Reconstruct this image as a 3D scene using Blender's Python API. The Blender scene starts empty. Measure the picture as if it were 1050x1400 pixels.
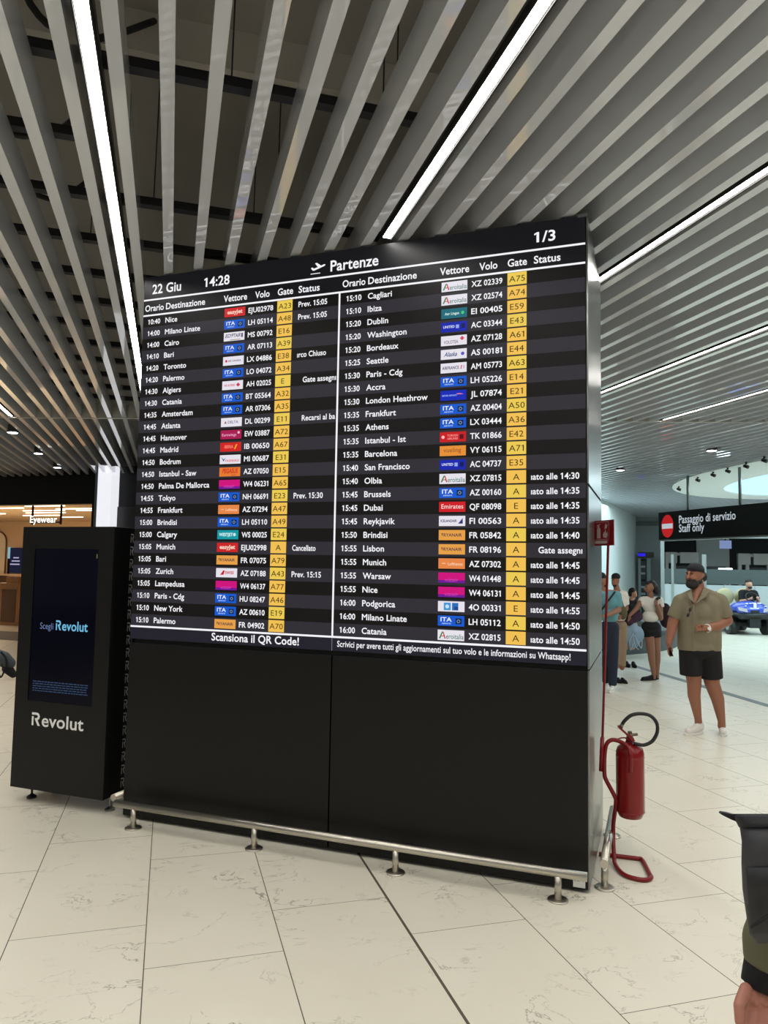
import bpy, bmesh, math, random
from mathutils import Vector, Matrix, noise
random.seed(7)
SC = bpy.context.scene
COL = SC.collection

# ------------------------------------------------------------------ camera
FPX = 1001.93
PITCH, ROLL, YAW = math.radians(4.11), math.radians(.96), math.radians(16.2)
CAMH = 1.75
fw = Vector((math.sin(YAW)*math.cos(PITCH), math.cos(YAW)*math.cos(PITCH), math.sin(PITCH)))
rt0 = Vector((math.cos(YAW), -math.sin(YAW), 0)); up0 = rt0.cross(fw)
rt = math.cos(ROLL)*rt0 + math.sin(ROLL)*up0
up = -math.sin(ROLL)*rt0 + math.cos(ROLL)*up0
cam = bpy.data.cameras.new('camera'); co = bpy.data.objects.new('camera', cam); COL.objects.link(co)
M = Matrix.Identity(4)
for i, v in enumerate((rt, up, -fw)):
    for j in range(3): M[j][i] = v[j]
M.translation = (0, 0, CAMH); co.matrix_world = M
cam.sensor_fit = 'VERTICAL'; cam.sensor_height = 36.0; cam.sensor_width = 27.0
cam.lens = 36.0*FPX/1400.0
cam.clip_start = .05; cam.clip_end = 300
SC.camera = co
CAMP = Vector((0, 0, CAMH))

# ------------------------------------------------------------------ view, world and daylight
SC.view_settings.view_transform = 'Standard'; SC.view_settings.look = 'None'
SC.view_settings.gamma = 1; SC.view_settings.exposure = 0.0
SC.view_settings.use_curve_mapping = False
w = bpy.data.worlds.new('world'); SC.world = w; w.use_nodes = True
bg = w.node_tree.nodes['Background']; bg.inputs[0].default_value = (.75, .85, .9, 1); bg.inputs[1].default_value = .22
STRIP = 47.0         # radiance of the linear ceiling lights
SKYL = 9.0           # radiance of the skylight glass

def area(name, loc, size, power, color, rot=(0, 0, 0)):
    l = bpy.data.lights.new(name, 'AREA'); l.shape = 'RECTANGLE'; l.size, l.size_y = size
    l.energy = power; l.color = color
    o = bpy.data.objects.new(name, l); COL.objects.link(o); o.location = loc; o.rotation_euler = rot
    return o
area('store_light', (-8.0, 26.0, 3.2), (5, 5), 800, (1, .78, .55))
area('hall_light', (13.5, 18.5, 3.7), (6, 3), 200, (.78, .95, 1))
area('hall_light', (11.5, 11.0, 3.74), (.8, 5), 100, (.8, .95, 1))
area('hall_light', (19.0, 15.0, 3.7), (4, 4), 150, (.78, .95, 1))

# ------------------------------------------------------------------ frames of reference
BANG = math.radians(53.67)
U = Vector((-math.sin(BANG), math.cos(BANG), 0)); N = Vector((math.cos(BANG), math.sin(BANG), 0))
BW, BH, BD = 3.07, 3.775, 1.1       # the departure board: width, height, depth
C0 = Vector((2.228, 3.598, 0))
def B(s, n, z): return C0 + U*(BW-s) + N*n + Vector((0, 0, z))
def P(px, py, d):                    # a measured point of the photograph at a known depth
    return CAMP + (rt*((px-525)/FPX) + up*((700-py)/FPX) + fw)*d
def onplane(px, py, n):              # ... on a vertical plane parallel to the board
    r = rt*((px-525)/FPX) + up*((700-py)/FPX) + fw
    t = (B(0, n, 0)-CAMP).dot(N)/r.dot(N); q = CAMP + r*t
    return BW-(q-C0).dot(U), q.z

# ------------------------------------------------------------------ materials
def lin(c):
    return tuple(((v/255)/12.92 if v/255 <= .04045 else ((v/255+.055)/1.055)**2.4) for v in c)
def mat(name, rgb, rough=.5, metal=0., emit=None, es=0., coat=0., spec=None, vary=.06, bump=0., scale=30., coatr=.05, alpha=None, trans=0.):
    m = bpy.data.materials.new(name); m.use_nodes = True; nt = m.node_tree
    b = nt.nodes['Principled BSDF']; c = lin(rgb)
    b.inputs['Roughness'].default_value = rough; b.inputs['Metallic'].default_value = metal
    if spec is not None: b.inputs['Specular IOR Level'].default_value = spec
    b.inputs['Coat Weight'].default_value = coat; b.inputs['Coat Roughness'].default_value = coatr
    b.inputs['Transmission Weight'].default_value = trans
    tc = nt.nodes.new('ShaderNodeTexCoord'); nz = nt.nodes.new('ShaderNodeTexNoise')
    nz.inputs['Scale'].default_value = scale; nz.inputs['Detail'].default_value = 4
    nt.links.new(tc.outputs['Object'], nz.inputs['Vector'])
    if emit is None:
        mx = nt.nodes.new('ShaderNodeMix'); mx.data_type = 'RGBA'
        mx.inputs[6].default_value = (*[v*(1-vary) for v in c], 1)
        mx.inputs[7].default_value = (*[min(1, v*(1+vary)) for v in c], 1)
        nt.links.new(nz.outputs['Fac'], mx.inputs[0]); nt.links.new(mx.outputs[2], b.inputs['Base Color'])
    else:
        b.inputs['Base Color'].default_value = (*c, 1)
        b.inputs['Emission Color'].default_value = (*lin(emit), 1); b.inputs['Emission Strength'].default_value = es
    if bump:
        bp = nt.nodes.new('ShaderNodeBump'); bp.inputs['Strength'].default_value = bump; bp.inputs['Distance'].default_value = .01
        nt.links.new(nz.outputs['Fac'], bp.inputs['Height']); nt.links.new(bp.outputs[0], b.inputs['Normal'])
    if alpha is not None: b.inputs['Alpha'].default_value = alpha
    return m
def led(name, rgb, s=1.0):           # a lit patch of an LED screen
    m = mat(name, (6, 6, 7), .45, emit=rgb, es=s, spec=.2)
    m.cycles.emission_sampling = 'NONE'      # small dim emitters: found by bounced rays, not sampled as lamps
    return m
MT = {}
def G(key, *a, **k):
    if key not in MT: MT[key] = mat(key, *a, **k)
    return MT[key]
def LED(rgb, s=1.0):
    k = 'led_%d_%d_%d_%d' % (*rgb, int(s*100))
    if k not in MT: MT[k] = led(k, rgb, s)
    return MT[k]
m_black = G('black_panel', (11, 11, 10), .4, spec=.3, vary=.03)
m_gap = G('gap_black', (4, 4, 4), .7)
m_steel = G('brushed_steel', (142, 144, 142), .28, 1.0, vary=.04, scale=8)
m_rail = G('rail_steel', (196, 190, 178), .33, 1.0, vary=.05)
m_baffle = G('baffle_grey', (211, 215, 222), .42, coat=1., coatr=.008, spec=.1, vary=.03, scale=3); m_baffle.node_tree.nodes['Principled BSDF'].inputs['Coat IOR'].default_value = 1.95
m_white = G('white_paint', (226, 230, 228), .6, vary=.02)
m_redp = G('red_paint', (120, 8, 14), .3, coat=.1, spec=.35)
m_rubber = G('black_rubber', (20, 20, 21), .5)
m_txt = LED((246, 246, 250), .98)
m_glow = mat('lamp_glow', (240, 240, 240), .5, emit=(255, 252, 246), es=STRIP); m_glow.cycles.emission_sampling = 'FRONT'

# ------------------------------------------------------------------ mesh helpers
class MB:
    def __init__(self): self.bm = bmesh.new(); self.mats = []
    def mi(self, m):
        if m not in self.mats: self.mats.append(m)
        return self.mats.index(m)
    def poly(self, pts, m, smooth=False):
        f = self.bm.faces.new([self.bm.verts.new(p) for p in pts]); f.material_index = self.mi(m); f.smooth = smooth; return f
    def hexa(self, p, m):            # eight corners: bottom 0-3, top 4-7
        v = [self.bm.verts.new(q) for q in p]; k = self.mi(m)
        for q in ((3, 2, 1, 0), (4, 5, 6, 7), (0, 1, 5, 4), (1, 2, 6, 5), (2, 3, 7, 6), (3, 0, 4, 7)):
            f = self.bm.faces.new([v[i] for i in q]); f.material_index = k
    def box(self, a, b, m):
        x0, y0, z0 = a; x1, y1, z1 = b
        self.hexa([(x0, y0, z0), (x1, y0, z0), (x1, y1, z0), (x0, y1, z0), (x0, y0, z1), (x1, y0, z1), (x1, y1, z1), (x0, y1, z1)], m)
    def bbox(self, s0, s1, n0, n1, z0, z1, m):   # a box square to the board
        self.hexa([B(s0, n0, z0), B(s1, n0, z0), B(s1, n1, z0), B(s0, n1, z0), B(s0, n0, z1), B(s1, n0, z1), B(s1, n1, z1), B(s0, n1, z1)], m)
    def tube(self, pts, r, m, seg=12, caps=True, closed=False):
        pts = [Vector(p) for p in pts]; k = self.mi(m); rings = []; n = len(pts)
        rs = r if isinstance(r, (list, tuple)) else [r]*n
        prev = None
        for i, p in enumerate(pts):
            if closed: t = pts[(i+1) % n]-pts[i-1]
            else: t = pts[min(i+1, n-1)]-pts[max(i-1, 0)]
            t.normalize()
            if prev is None:
                a = t.orthogonal().normalized()
            else:
                a = (prev-t*prev.dot(t)).normalized()
            prev = a; b = t.cross(a)
            rings.append([self.bm.verts.new(p+(a*math.cos(2*math.pi*j/seg)+b*math.sin(2*math.pi*j/seg))*rs[i]) for j in range(seg)])
        for i in range(n if closed else n-1):
            q0, q1 = rings[i], rings[(i+1) % n]
            for j in range(seg):
                f = self.bm.faces.new((q0[j], q0[(j+1) % seg], q1[(j+1) % seg], q1[j])); f.material_index = k; f.smooth = True
        if caps and not closed:
            f = self.bm.faces.new(rings[0][::-1]); f.material_index = k
            f = self.bm.faces.new(rings[-1]); f.material_index = k
    def lathe(self, base, prof, m, axis=Vector((0, 0, 1)), seg=24):   # profile of (radius, height)
        base = Vector(base); a = axis.orthogonal().normalized(); b = axis.cross(a); k = self.mi(m); rings = []
        for r, h in prof:
            rings.append([self.bm.verts.new(base+axis*h+(a*math.cos(2*math.pi*j/seg)+b*math.sin(2*math.pi*j/seg))*max(r, .0004)) for j in range(seg)])
        for q0, q1 in zip(rings, rings[1:]):
            for j in range(seg):
                f = self.bm.faces.new((q0[j], q0[(j+1) % seg], q1[(j+1) % seg], q1[j])); f.material_index = k; f.smooth = seg > 24
        self.bm.faces.new(rings[0][::-1]).material_index = k; self.bm.faces.new(rings[-1]).material_index = k
    def mesh(self, name):
        me = bpy.data.meshes.new(name)
        bmesh.ops.recalc_face_normals(self.bm, faces=self.bm.faces)
        self.bm.to_mesh(me); self.bm.free()
        for m in self.mats: me.materials.append(m)
        return me
def spline(pts, k=6, closed=False):
    pts = [Vector(p) for p in pts]; out = []; n = len(pts)
    for i in range(n if closed else n-1):
        if closed: a, b, c, d = pts[i-1], pts[i], pts[(i+1) % n], pts[(i+2) % n]
        else: a, b, c, d = pts[max(i-1, 0)], pts[i], pts[i+1], pts[min(i+2, n-1)]
        for j in range(k):
            t = j/k
            out.append(.5*((2*b)+(c-a)*t+(2*a-5*b+4*c-d)*t*t+(3*b-a-3*c+d)*t**3))
    if not closed: out.append(pts[-1])
    return out
def tag(o, label=None, cat=None, group=None, kind=None):
    for k, v in (('label', label), ('category', cat), ('group', group), ('kind', kind)):
        if v: o[k] = v
    return o
def thing(name, loc, label, cat, group=None):
    o = bpy.data.objects.new(name, None); COL.objects.link(o); o.location = loc
    o.empty_display_size = .1
    return tag(o, label, cat, group)
def worldloc(o):
    v = Vector((0, 0, 0))
    while o is not None: v = v+o.location; o = o.parent
    return v
def link(name, me, parent=None, origin=None, bevel=0.):   # me is in world coordinates
    o = bpy.data.objects.new(name, me); COL.objects.link(o)
    if parent is not None:
        me.transform(Matrix.Translation(-worldloc(parent))); o.parent = parent
    elif origin is not None:
        me.transform(Matrix.Translation(-Vector(origin))); o.location = origin
    if bevel:
        bv = o.modifiers.new('bevel', 'BEVEL'); bv.width = bevel; bv.segments = 2; bv.limit_method = 'ANGLE'
    return o
def part(name, mb, parent, bevel=0.): return link(name, mb.mesh(name), parent, None, bevel)
def struct(name, mb):
    return tag(link(name, mb.mesh(name)), kind='structure')
def single(name, mb, label, cat, origin, group=None, bevel=0.):
    return tag(link(name, mb.mesh(name), None, origin, bevel), label, cat, group)

# ------------------------------------------------------------------ lettering
_gl = {}
def _raw(txt, off):
    cu = bpy.data.curves.new('t', 'FONT'); cu.body = txt; cu.size = 1; cu.offset = off; cu.resolution_u = 3; cu.fill_mode = 'FRONT'
    o = bpy.data.objects.new('t', cu); me = bpy.data.meshes.new_from_object(o)
    vs = [(v.co.x, v.co.y) for v in me.vertices]; fs = [tuple(p.vertices) for p in me.polygons]
    bpy.data.objects.remove(o); bpy.data.curves.remove(cu); bpy.data.meshes.remove(me)
    return vs, fs
def glyph(ch, bold):
    """outline and advance width of one character; the numeral one gets its flag"""
    key = (ch, bold)
    if key not in _gl:
        mx = lambda t: max(v[0] for v in _raw(t, 0)[0])
        adv = mx(ch+'H')-mx('H')
        if ch == ' ': vs, fs = [], []
        elif ch == '1':
            h, b = capH(), bold
            vs = [(.20-b, 0), (.31+b, 0), (.31+b, h), (.225-b, h), (.20-b, h*.97), (.07-b, h*.87), (.07-b, h*.87-.075-2*b), (.20-b, h*.97-.085-2*b)]
            fs = [(0, 1, 2, 3, 4, 7), (4, 5, 6, 7)]
        elif ch in 'Mg' and bold:        # these outlines break when fattened, so overlay shifted copies
            v0, f0 = _raw(ch, 0); vs, fs = [], []
            for dx, dy in ((-bold, 0), (bold, 0), (0, bold), (0, -bold)):
                n0 = len(vs); vs += [(x+dx, y+dy) for x, y in v0]; fs += [tuple(i+n0 for i in f) for f in f0]
        else: vs, fs = _raw(ch, bold)
        _gl[key] = (vs, fs, adv)
    return _gl[key]
_cap = []
def capH():
    if not _cap: _cap.append(max(v[1] for v in _raw('H', 0)[0]))
    return _cap[0]
def glyphs(txt, bold):
    vs, fs, pen = [], [], 0.
    for ch in txt:
        v, f, adv = glyph(ch, bold); n0 = len(vs)
        vs += [(x+pen, y) for x, y in v]; fs += [tuple(i+n0 for i in q) for q in f]; pen += adv+.012
    return vs, fs
def write(mb, txt, s, z, cap, m, fn, width=None, xs=1.0, bold=.018, align='l', slant=0.):
    """text with its baseline at (s,z), cap height cap; fn maps (s,z) to the world; width fixes the total width"""
    vs, fs = glyphs(txt, bold)
    if not vs: return
    k = cap/capH(); x0 = min(v[0] for v in vs); x1 = max(v[0] for v in vs)
    kx = k*xs if width is None else width/(x1-x0)
    if align == 'c': s = s-(x1-x0)*kx/2
    q = [mb.bm.verts.new(fn(s+(v[0]-x0)*kx+slant*v[1]*k, z+v[1]*k)) for v in vs]; mi = mb.mi(m)
    for f in fs:
        try:
            g = mb.bm.faces.new([q[i] for i in f]); g.material_index = mi
        except ValueError: pass
def rect(mb, s0, s1, z0, z1, m, fn): mb.poly([fn(s0, z0), fn(s1, z0), fn(s1, z1), fn(s0, z1)], m)
def disc(mb, s, z, r, m, fn, seg=20, ry=None):
    ry = ry or r
    mb.poly([fn(s+r*math.cos(2*math.pi*i/seg), z+ry*math.sin(2*math.pi*i/seg)) for i in range(seg)], m)

# ================================================================== SETTING
# ------------------------------------------------------------------ floor
def floor_mat():
    m = bpy.data.materials.new('marble_tiles'); m.use_nodes = True; nt = m.node_tree; L = nt.links
    b = nt.nodes['Principled BSDF']
    def nd(t, **k):
        n = nt.nodes.new(t)
        for a, v in k.items(): setattr(n, a, v)
        return n
    def mt(op, a, c=None, d=None):
        n = nd('ShaderNodeMath', operation=op)
        for i, v in enumerate((a, c, d)):
            if v is None: continue
            if isinstance(v, (int, float)): n.inputs[i].default_value = v
            else: L.new(v, n.inputs[i])
        return n.outputs[0]
    geo = nd('ShaderNodeNewGeometry'); sep = nd('ShaderNodeSeparateXYZ'); L.new(geo.outputs['Position'], sep.inputs[0])
    X, Y = sep.outputs[0], sep.outputs[1]
    cx = mt('DIVIDE', mt('ADD', X, .0445), .6036); col = mt('FLOOR', cx); fx = mt('SUBTRACT', cx, col)
    odd = mt('PINGPONG', col, 1.0)                       # 0 / 1 for even / odd columns
    off = mt('ADD', mt('MULTIPLY', odd, -.8), 1.03)
    cy = mt('DIVIDE', mt('SUBTRACT', Y, off), 1.2); row = mt('FLOOR', cy); fy = mt('SUBTRACT', cy, row)
    dx = mt('MULTIPLY', mt('MINIMUM', fx, mt('SUBTRACT', 1.0, fx)), .6036)
    dy = mt('MULTIPLY', mt('MINIMUM', fy, mt('SUBTRACT', 1.0, fy)), 1.2)
    joint = mt('MAXIMUM', mt('LESS_THAN', dx, .0023), mt('LESS_THAN', dy, .0017))
    wide = mt('LESS_THAN', mt('ABSOLUTE', mt('SUBTRACT', X, 1.163)), .0068)   # expansion joint
    joint = mt('MAXIMUM', joint, wide)
    # veins, a different piece of stone in every tile
    cmb = nd('ShaderNodeCombineXYZ'); L.new(mt('ADD', X, mt('MULTIPLY', col, 3.71)), cmb.inputs[0])
    L.new(mt('ADD', Y, mt('MULTIPLY', row, 5.13)), cmb.inputs[1]); L.new(mt('MULTIPLY', mt('ADD', col, row), 1.37), cmb.inputs[2])
    rot = nd('ShaderNodeMapping'); rot.inputs['Rotation'].default_value = (0, 0, .75); rot.inputs['Scale'].default_value = (1.5, 2.3, 1)
    L.new(cmb.outputs[0], rot.inputs[0])
    n1 = nd('ShaderNodeTexNoise'); n1.inputs['Scale'].default_value = 2.1; n1.inputs['Detail'].default_value = 5; n1.inputs['Roughness'].default_value = .62; n1.inputs['Distortion'].default_value = .55
    L.new(rot.outputs[0], n1.inputs['Vector'])
    n2 = nd('ShaderNodeTexNoise'); n2.inputs['Scale'].default_value = 3.2; n2.inputs['Detail'].default_value = 3
    L.new(cmb.outputs[0], n2.inputs['Vector'])
    n3 = nd('ShaderNodeTexNoise'); n3.inputs['Scale'].default_value = 1.6; n3.inputs['Detail'].default_value = 6
    L.new(cmb.outputs[0], n3.inputs['Vector'])
    v = mt('ABSOLUTE', mt('SUBTRACT', n1.outputs['Fac'], .5))
    thin = nd('ShaderNodeMapRange'); thin.inputs[1].default_value = .0; thin.inputs[2].default_value = .012; thin.inputs[3].default_value = 1; thin.inputs[4].default_value = 0
    L.new(v, thin.inputs[0])
    msk = nd('ShaderNodeMapRange'); msk.inputs[1].default_value = .47; msk.inputs[2].default_value = .68
    L.new(n2.outputs['Fac'], msk.inputs[0])
    vein = mt('MULTIPLY', mt('MULTIPLY', thin.outputs[0], msk.outputs[0]), .85)
    base = nd('ShaderNodeMix', data_type='RGBA'); base.inputs[6].default_value = (*lin((214, 208, 190)), 1); base.inputs[7].default_value = (*lin((228, 223, 208)), 1)
    L.new(n3.outputs['Fac'], base.inputs[0])
    bv = nd('ShaderNodeMix', data_type='RGBA'); L.new(vein, bv.inputs[0]); L.new(base.outputs[2], bv.inputs[6]); bv.inputs[7].default_value = (*lin((122, 116, 102)), 1)
    bj = nd('ShaderNodeMix', data_type='RGBA'); L.new(joint, bj.inputs[0]); L.new(bv.outputs[2], bj.inputs[6]); bj.inputs[7].default_value = (*lin((84, 76, 64)), 1)
    L.new(bj.outputs[2], b.inputs['Base Color'])
    L.new(mt('ADD', mt('MULTIPLY', joint, .4), .34), b.inputs['Roughness'])
    b.inputs['Specular IOR Level'].default_value = .4
    return m
mb = MB(); mb.poly([(-26, -8, 0), (40, -8, 0), (40, 42, 0), (-26, 42, 0)], floor_mat()); struct('floor', mb)

mb = MB()
a, b_ = Vector((8.35, 13.1, .0)), Vector((7.2, 5.6, .0)); d = (b_-a).normalized(); q = Vector((-d.y, d.x, 0))*.065
mb.hexa([a-q, b_-q, b_+q, a+q, a-q+Vector((0, 0, .003)), b_-q+Vector((0, 0, .003)), b_+q+Vector((0, 0, .003)), a+q+Vector((0, 0, .003))], G('strip_grey', (96, 100, 100), .5))
struct('trim_1', mb)

# ------------------------------------------------------------------ ceiling
ZB, HB, WB = 3.79, .2, .061          # underside, height and width of the baffles
def trim_y(x): return 11.626-(x+2.278)*.3487
EC, EA, EB = (15.0, 10.5), 4.6, 6.6  # the oval skylight
def store_y(x): return 3.598+(9.72-(x-2.228)*.5926)/.8056
def far_y(x):
    return store_y(x) if x < 2.2 else 27.0
def oval_cut(x):
    t = (x-EC[0])/EA
    if abs(t) >= 1: return None
    h = EB*math.sqrt(1-t*t); return EC[1]-h, EC[1]+h
mb = MB(); mslab = G('ceiling_slab', (166, 161, 152), .9, bump=.4, scale=5)
for i in range(-26, 36):
    segs = [(-8, 40)]; c = oval_cut(i+.5)
    if c: segs = [(-8, c[0]), (c[1], 40)]
    for y0, y1 in segs: mb.poly([(i, y0, 4.95), (i+1, y0, 4.95), (i+1, y1, 4.95), (i, y1, 4.95)], mslab)
struct('ceiling', mb)
ORD = ['first', 'second', 'third', 'fourth', 'fifth', 'sixth', 'seventh', 'eighth', 'ninth', 'tenth', 'eleventh', 'twelfth',
       'thirteenth', 'fourteenth', 'fifteenth', 'sixteenth', 'seventeenth', 'eighteenth', 'nineteenth', 'twentieth',
       'twenty-first', 'twenty-second', 'twenty-third', 'twenty-fourth', 'twenty-fifth', 'twenty-sixth', 'twenty-seventh', 'twenty-eighth', 'twenty-ninth', 'thirtieth',
       'thirty-first', 'thirty-second', 'thirty-third', 'thirty-fourth', 'thirty-fifth', 'thirty-sixth', 'thirty-seventh', 'thirty-eighth', 'thirty-ninth', 'fortieth', 'forty-first', 'forty-second', 'forty-third', 'forty-fourth']
LIGHTS = [(-2.27, 'far left light strip'), (-.388, 'light strip left of the board'), (1.233, 'light strip over the board'),
          (2.86, 'light strip touching the board corner'), (4.76, 'middle light strip at right'), (6.43, 'shortest light strip')]
fixed = [-2.17, -1.965, -1.75, -1.54, -1.326, -1.118, -.905, -.70, -.488, -.288, -.083, .116, .321, .526, .727, .925, 1.133, 1.338,
         1.537, 1.742, 1.946, 2.15, 2.355, 2.562, 2.762, 2.96, 3.172, 3.383, 3.597, 3.805, 4.018, 4.222, 4.424, 4.648,
         4.868, 5.07, 5.268, 5.478, 5.69, 5.903, 6.11, 6.325]
bx = [-2.372-.209*k for k in range(20)][::-1]+fixed+[6.54+.209*k for k in range(62)]
def bname(x):
    i = max([k for k, l in enumerate(LIGHTS) if l[0] < x], default=-1)
    if i < 0: return ORD[len([v for v in bx if x <= v < LIGHTS[0][0]])-1], 'left of the '+LIGHTS[0][1]
    return ORD[len([v for v in bx if LIGHTS[i][0] < v <= x])-1] if len([v for v in bx if LIGHTS[i][0] < v <= x]) <= len(ORD) else 'outlying', 'right of the '+LIGHTS[i][1]
def baffle(x, y0, y1, label, grp):
    mb = MB(); mb.box((x-WB/2, y0, ZB), (x+WB/2, y1, ZB+HB), m_baffle)
    single('ceiling_baffle', mb, label, 'ceiling slat', (x, y0, ZB), grp)
for x in bx:
    o, wh = bname(x); ty = trim_y(x)
    segs = [(-4.0, ty-.03, 0)]
    fy = far_y(x)
    if ty+.03 < fy: segs.append((ty+.03, fy, 1))
    c = oval_cut(x)
    for y0, y1, far in segs:
        ss = [(y0, y1, '')]
        if c:
            ss = [(y0, min(y1, c[0]), ' before the skylight'), (max(y0, c[1]), y1, ' behind the skylight')]
        for a, b_, ex in ss:
            if b_-a < .1: continue
            if ex and b_ < 4.0: continue
            if x > 11 and not far and ty < 4: continue
            if far: baffle(x, a, b_, 'far grey ceiling slat%s, %s %s' % (ex, o, wh), 'ceiling slats beyond the cross trim')
            else: baffle(x, a, b_, 'long grey ceiling slat, %s %s' % (o, wh), 'long ceiling slats before the cross trim')
mb = MB(); m_trim = G('trim_grey', (170, 168, 162), .4)
for x0, x1 in ((-7, 14),):
    mb.hexa([(x0, trim_y(x0)-.028, ZB-.004), (x1, trim_y(x1)-.028, ZB-.004), (x1, trim_y(x1)+.028, ZB-.004), (x0, trim_y(x0)+.028, ZB-.004),
             (x0, trim_y(x0)-.028, ZB+.2), (x1, trim_y(x1)-.028, ZB+.2), (x1, trim_y(x1)+.028, ZB+.2), (x0, trim_y(x0)+.028, ZB+.2)], m_trim)
struct('trim_2', mb)
m_crail = G('rail_black', (26, 27, 32), .5)
k = 0
for i in range(0, 20):
    y = 3.41+.67*i
    x1 = min(9.5, -2.278+(11.626-y)/.3487)
    if i == 1: x1 = -.45
    if x1 < -5: continue
    mb = MB(); mb.box((-6.4, y-.03, ZB+HB), (x1, y+.03, ZB+HB+.035), m_crail); mb.box((-6.4, y-.012, ZB+HB+.035), (x1, y+.012, ZB+HB+.06), m_crail)
    single('ceiling_rail', mb, '%s black cross rail above the slats, counted away from the camera' % ORD[k], 'ceiling rail', (-6.4, y, ZB+HB), 'black rails carrying the ceiling slats'); k += 1
# cables and hangers above the slats
for j, (pts, lab) in enumerate(((((-1.35, 4.3, 4.7), (-1.2, 4.2, 4.35), (-1.0, 4.5, 4.2), (-.75, 4.6, 4.3), (-.7, 5.2, 4.8)), 'dark drooping cable above the slats at the left'),
                                (((-1.5, 5.0, 4.9), (-1.25, 5.1, 4.4), (-.9, 5.4, 4.25), (-.6, 5.6, 4.6)), 'dark looped cable above the slats, behind the drooping one'),
                                (((-.9, 3.6, 4.9), (-.75, 3.75, 4.45), (-.5, 3.85, 4.4), (-.2, 4.3, 4.9)), 'dark short cable above the slats left of the light strip'))):
    mb = MB(); mb.tube(spline(pts), .018, G('cable_black', (34, 33, 32), .6), 8)
    single('ceiling_cable', mb, lab, 'cable', pts[0])
k = 0
for x, y in ((.2, 3.41), (.45, 4.75), (.95, 3.41), (1.02, 3.41), (1.5, 3.41), (-.18, 4.75), (-.62, 5.42), (.6, 4.75)):
    mb = MB(); mb.tube([(x, y, ZB+HB+.06), (x+.01, y+.01, 4.95)], .004, m_crail, 6)
    single('hanger_wire', mb, 'thin dark hanger wire holding a ceiling rail above the slats', 'wire', (x, y, ZB+HB), 'hanger wires above the slats')
# wide beam across the slab
mb = MB(); mb.box((-7, 4.3, 4.70), (10, 4.5, 4.95), G('beam_grey', (205, 198, 186), .9, bump=.3, scale=6)); struct('trim_3', mb)

# linear lights between the slats
m_lip = G('lamp_lip', (44, 43, 42), .8, spec=.1); m_house = G('lamp_housing', (96, 94, 90), .5)
def strip(x, y0, y1, label):
    t = thing('ceiling_light', (x, y0, ZB), label, 'light', 'linear lights between the ceiling slats')
    mb = MB(); mb.box((x-.034, y0, ZB+.035), (x+.034, y1, ZB+.1), m_house)
    for sx in (-1, 1): mb.box((x+sx*.0325-.003, y0, ZB-.002), (x+sx*.0325+.003, y1, ZB+.04), m_lip)
    part('housing', mb, t)
    y = 3.63-2.4*4
    while y < y1:
        a, b_ = max(y, y0), min(y+2.394, y1)
        if b_-a > .05:
            mb = MB(); mb.box((x-.026, a, ZB+.01), (x+.026, b_, ZB+.034), m_white)
            mb.mi(m_glow); mb.bm.faces.ensure_lookup_table(); mb.bm.faces[0].material_index = 1; part('diffuser', mb, t)
        y += 2.4
def board_y(x): return 3.598+(2.228-x)*math.tan(math.radians(36.33))
strip(-2.27, -3.8, 11.55, 'bright linear ceiling light at far left ending at the cross trim')
strip(-.388, -3.8, 12.1-.35*1.2, 'bright linear ceiling light running past the left edge of the departure board')
strip(1.233, -3.8, board_y(1.233)-.03, 'bright linear ceiling light ending above the middle of the departure board')
strip(2.86, -3.8, trim_y(2.86)-.1, 'bright linear ceiling light meeting the top right side of the departure board')
strip(4.76, -3.8, trim_y(4.76)-.1, 'bright linear ceiling light, second to the right of the departure board')
strip(6.43, -3.8, 8.5, 'bright linear ceiling light at right ending at the cross trim')
strip(8.1, -3.8, 7.8, 'unseen linear ceiling light added for illumination beyond the right edge of the view')  # out of view, added only to light the scene from the right
strip(-4.1, -3.8, 12, 'unseen linear ceiling light added for illumination beyond the left edge of the view')  # likewise an unseen extra strip, lighting the scene from the left

# round downlights
m_dl = mat('downlight_glow', (240, 240, 240), .5, emit=(240, 250, 255), es=14)
m_dlr = G('downlight_rim', (60, 60, 60), .5)
for (x, y), lab in (((-2.49, 12.835), 'round ceiling downlight at left, nearest below the cross trim'), ((-2.49, 15.22), 'round ceiling downlight at left, middle of three'),
                    ((-2.45, 17.4), 'round ceiling downlight at left, nearest to the shop'), ((8.72, 10.24), 'round ceiling downlight at right, larger and nearer the skylight'),
                    ((8.80, 12.98), 'round ceiling downlight right of the board, above the white wall')):
    t = thing('downlight', (x, y, ZB), lab, 'light')
    mb = MB(); mb.lathe((x, y, ZB-.03), [(.07, 0), (.085, .0), (.085, .12), (.07, .12)], m_dlr); part('rim', mb, t)
    mb = MB(); mb.lathe((x, y, ZB-.034), [(.001, 0), (.075, 0), (.075, .004), (.001, .004)], m_dl); part('lens', mb, t)
    mb = MB(); mb.tube([(x, y, ZB+.09), (x, y, 4.95)], .008, m_dlr, 6); part('stem', mb, t)

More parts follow.
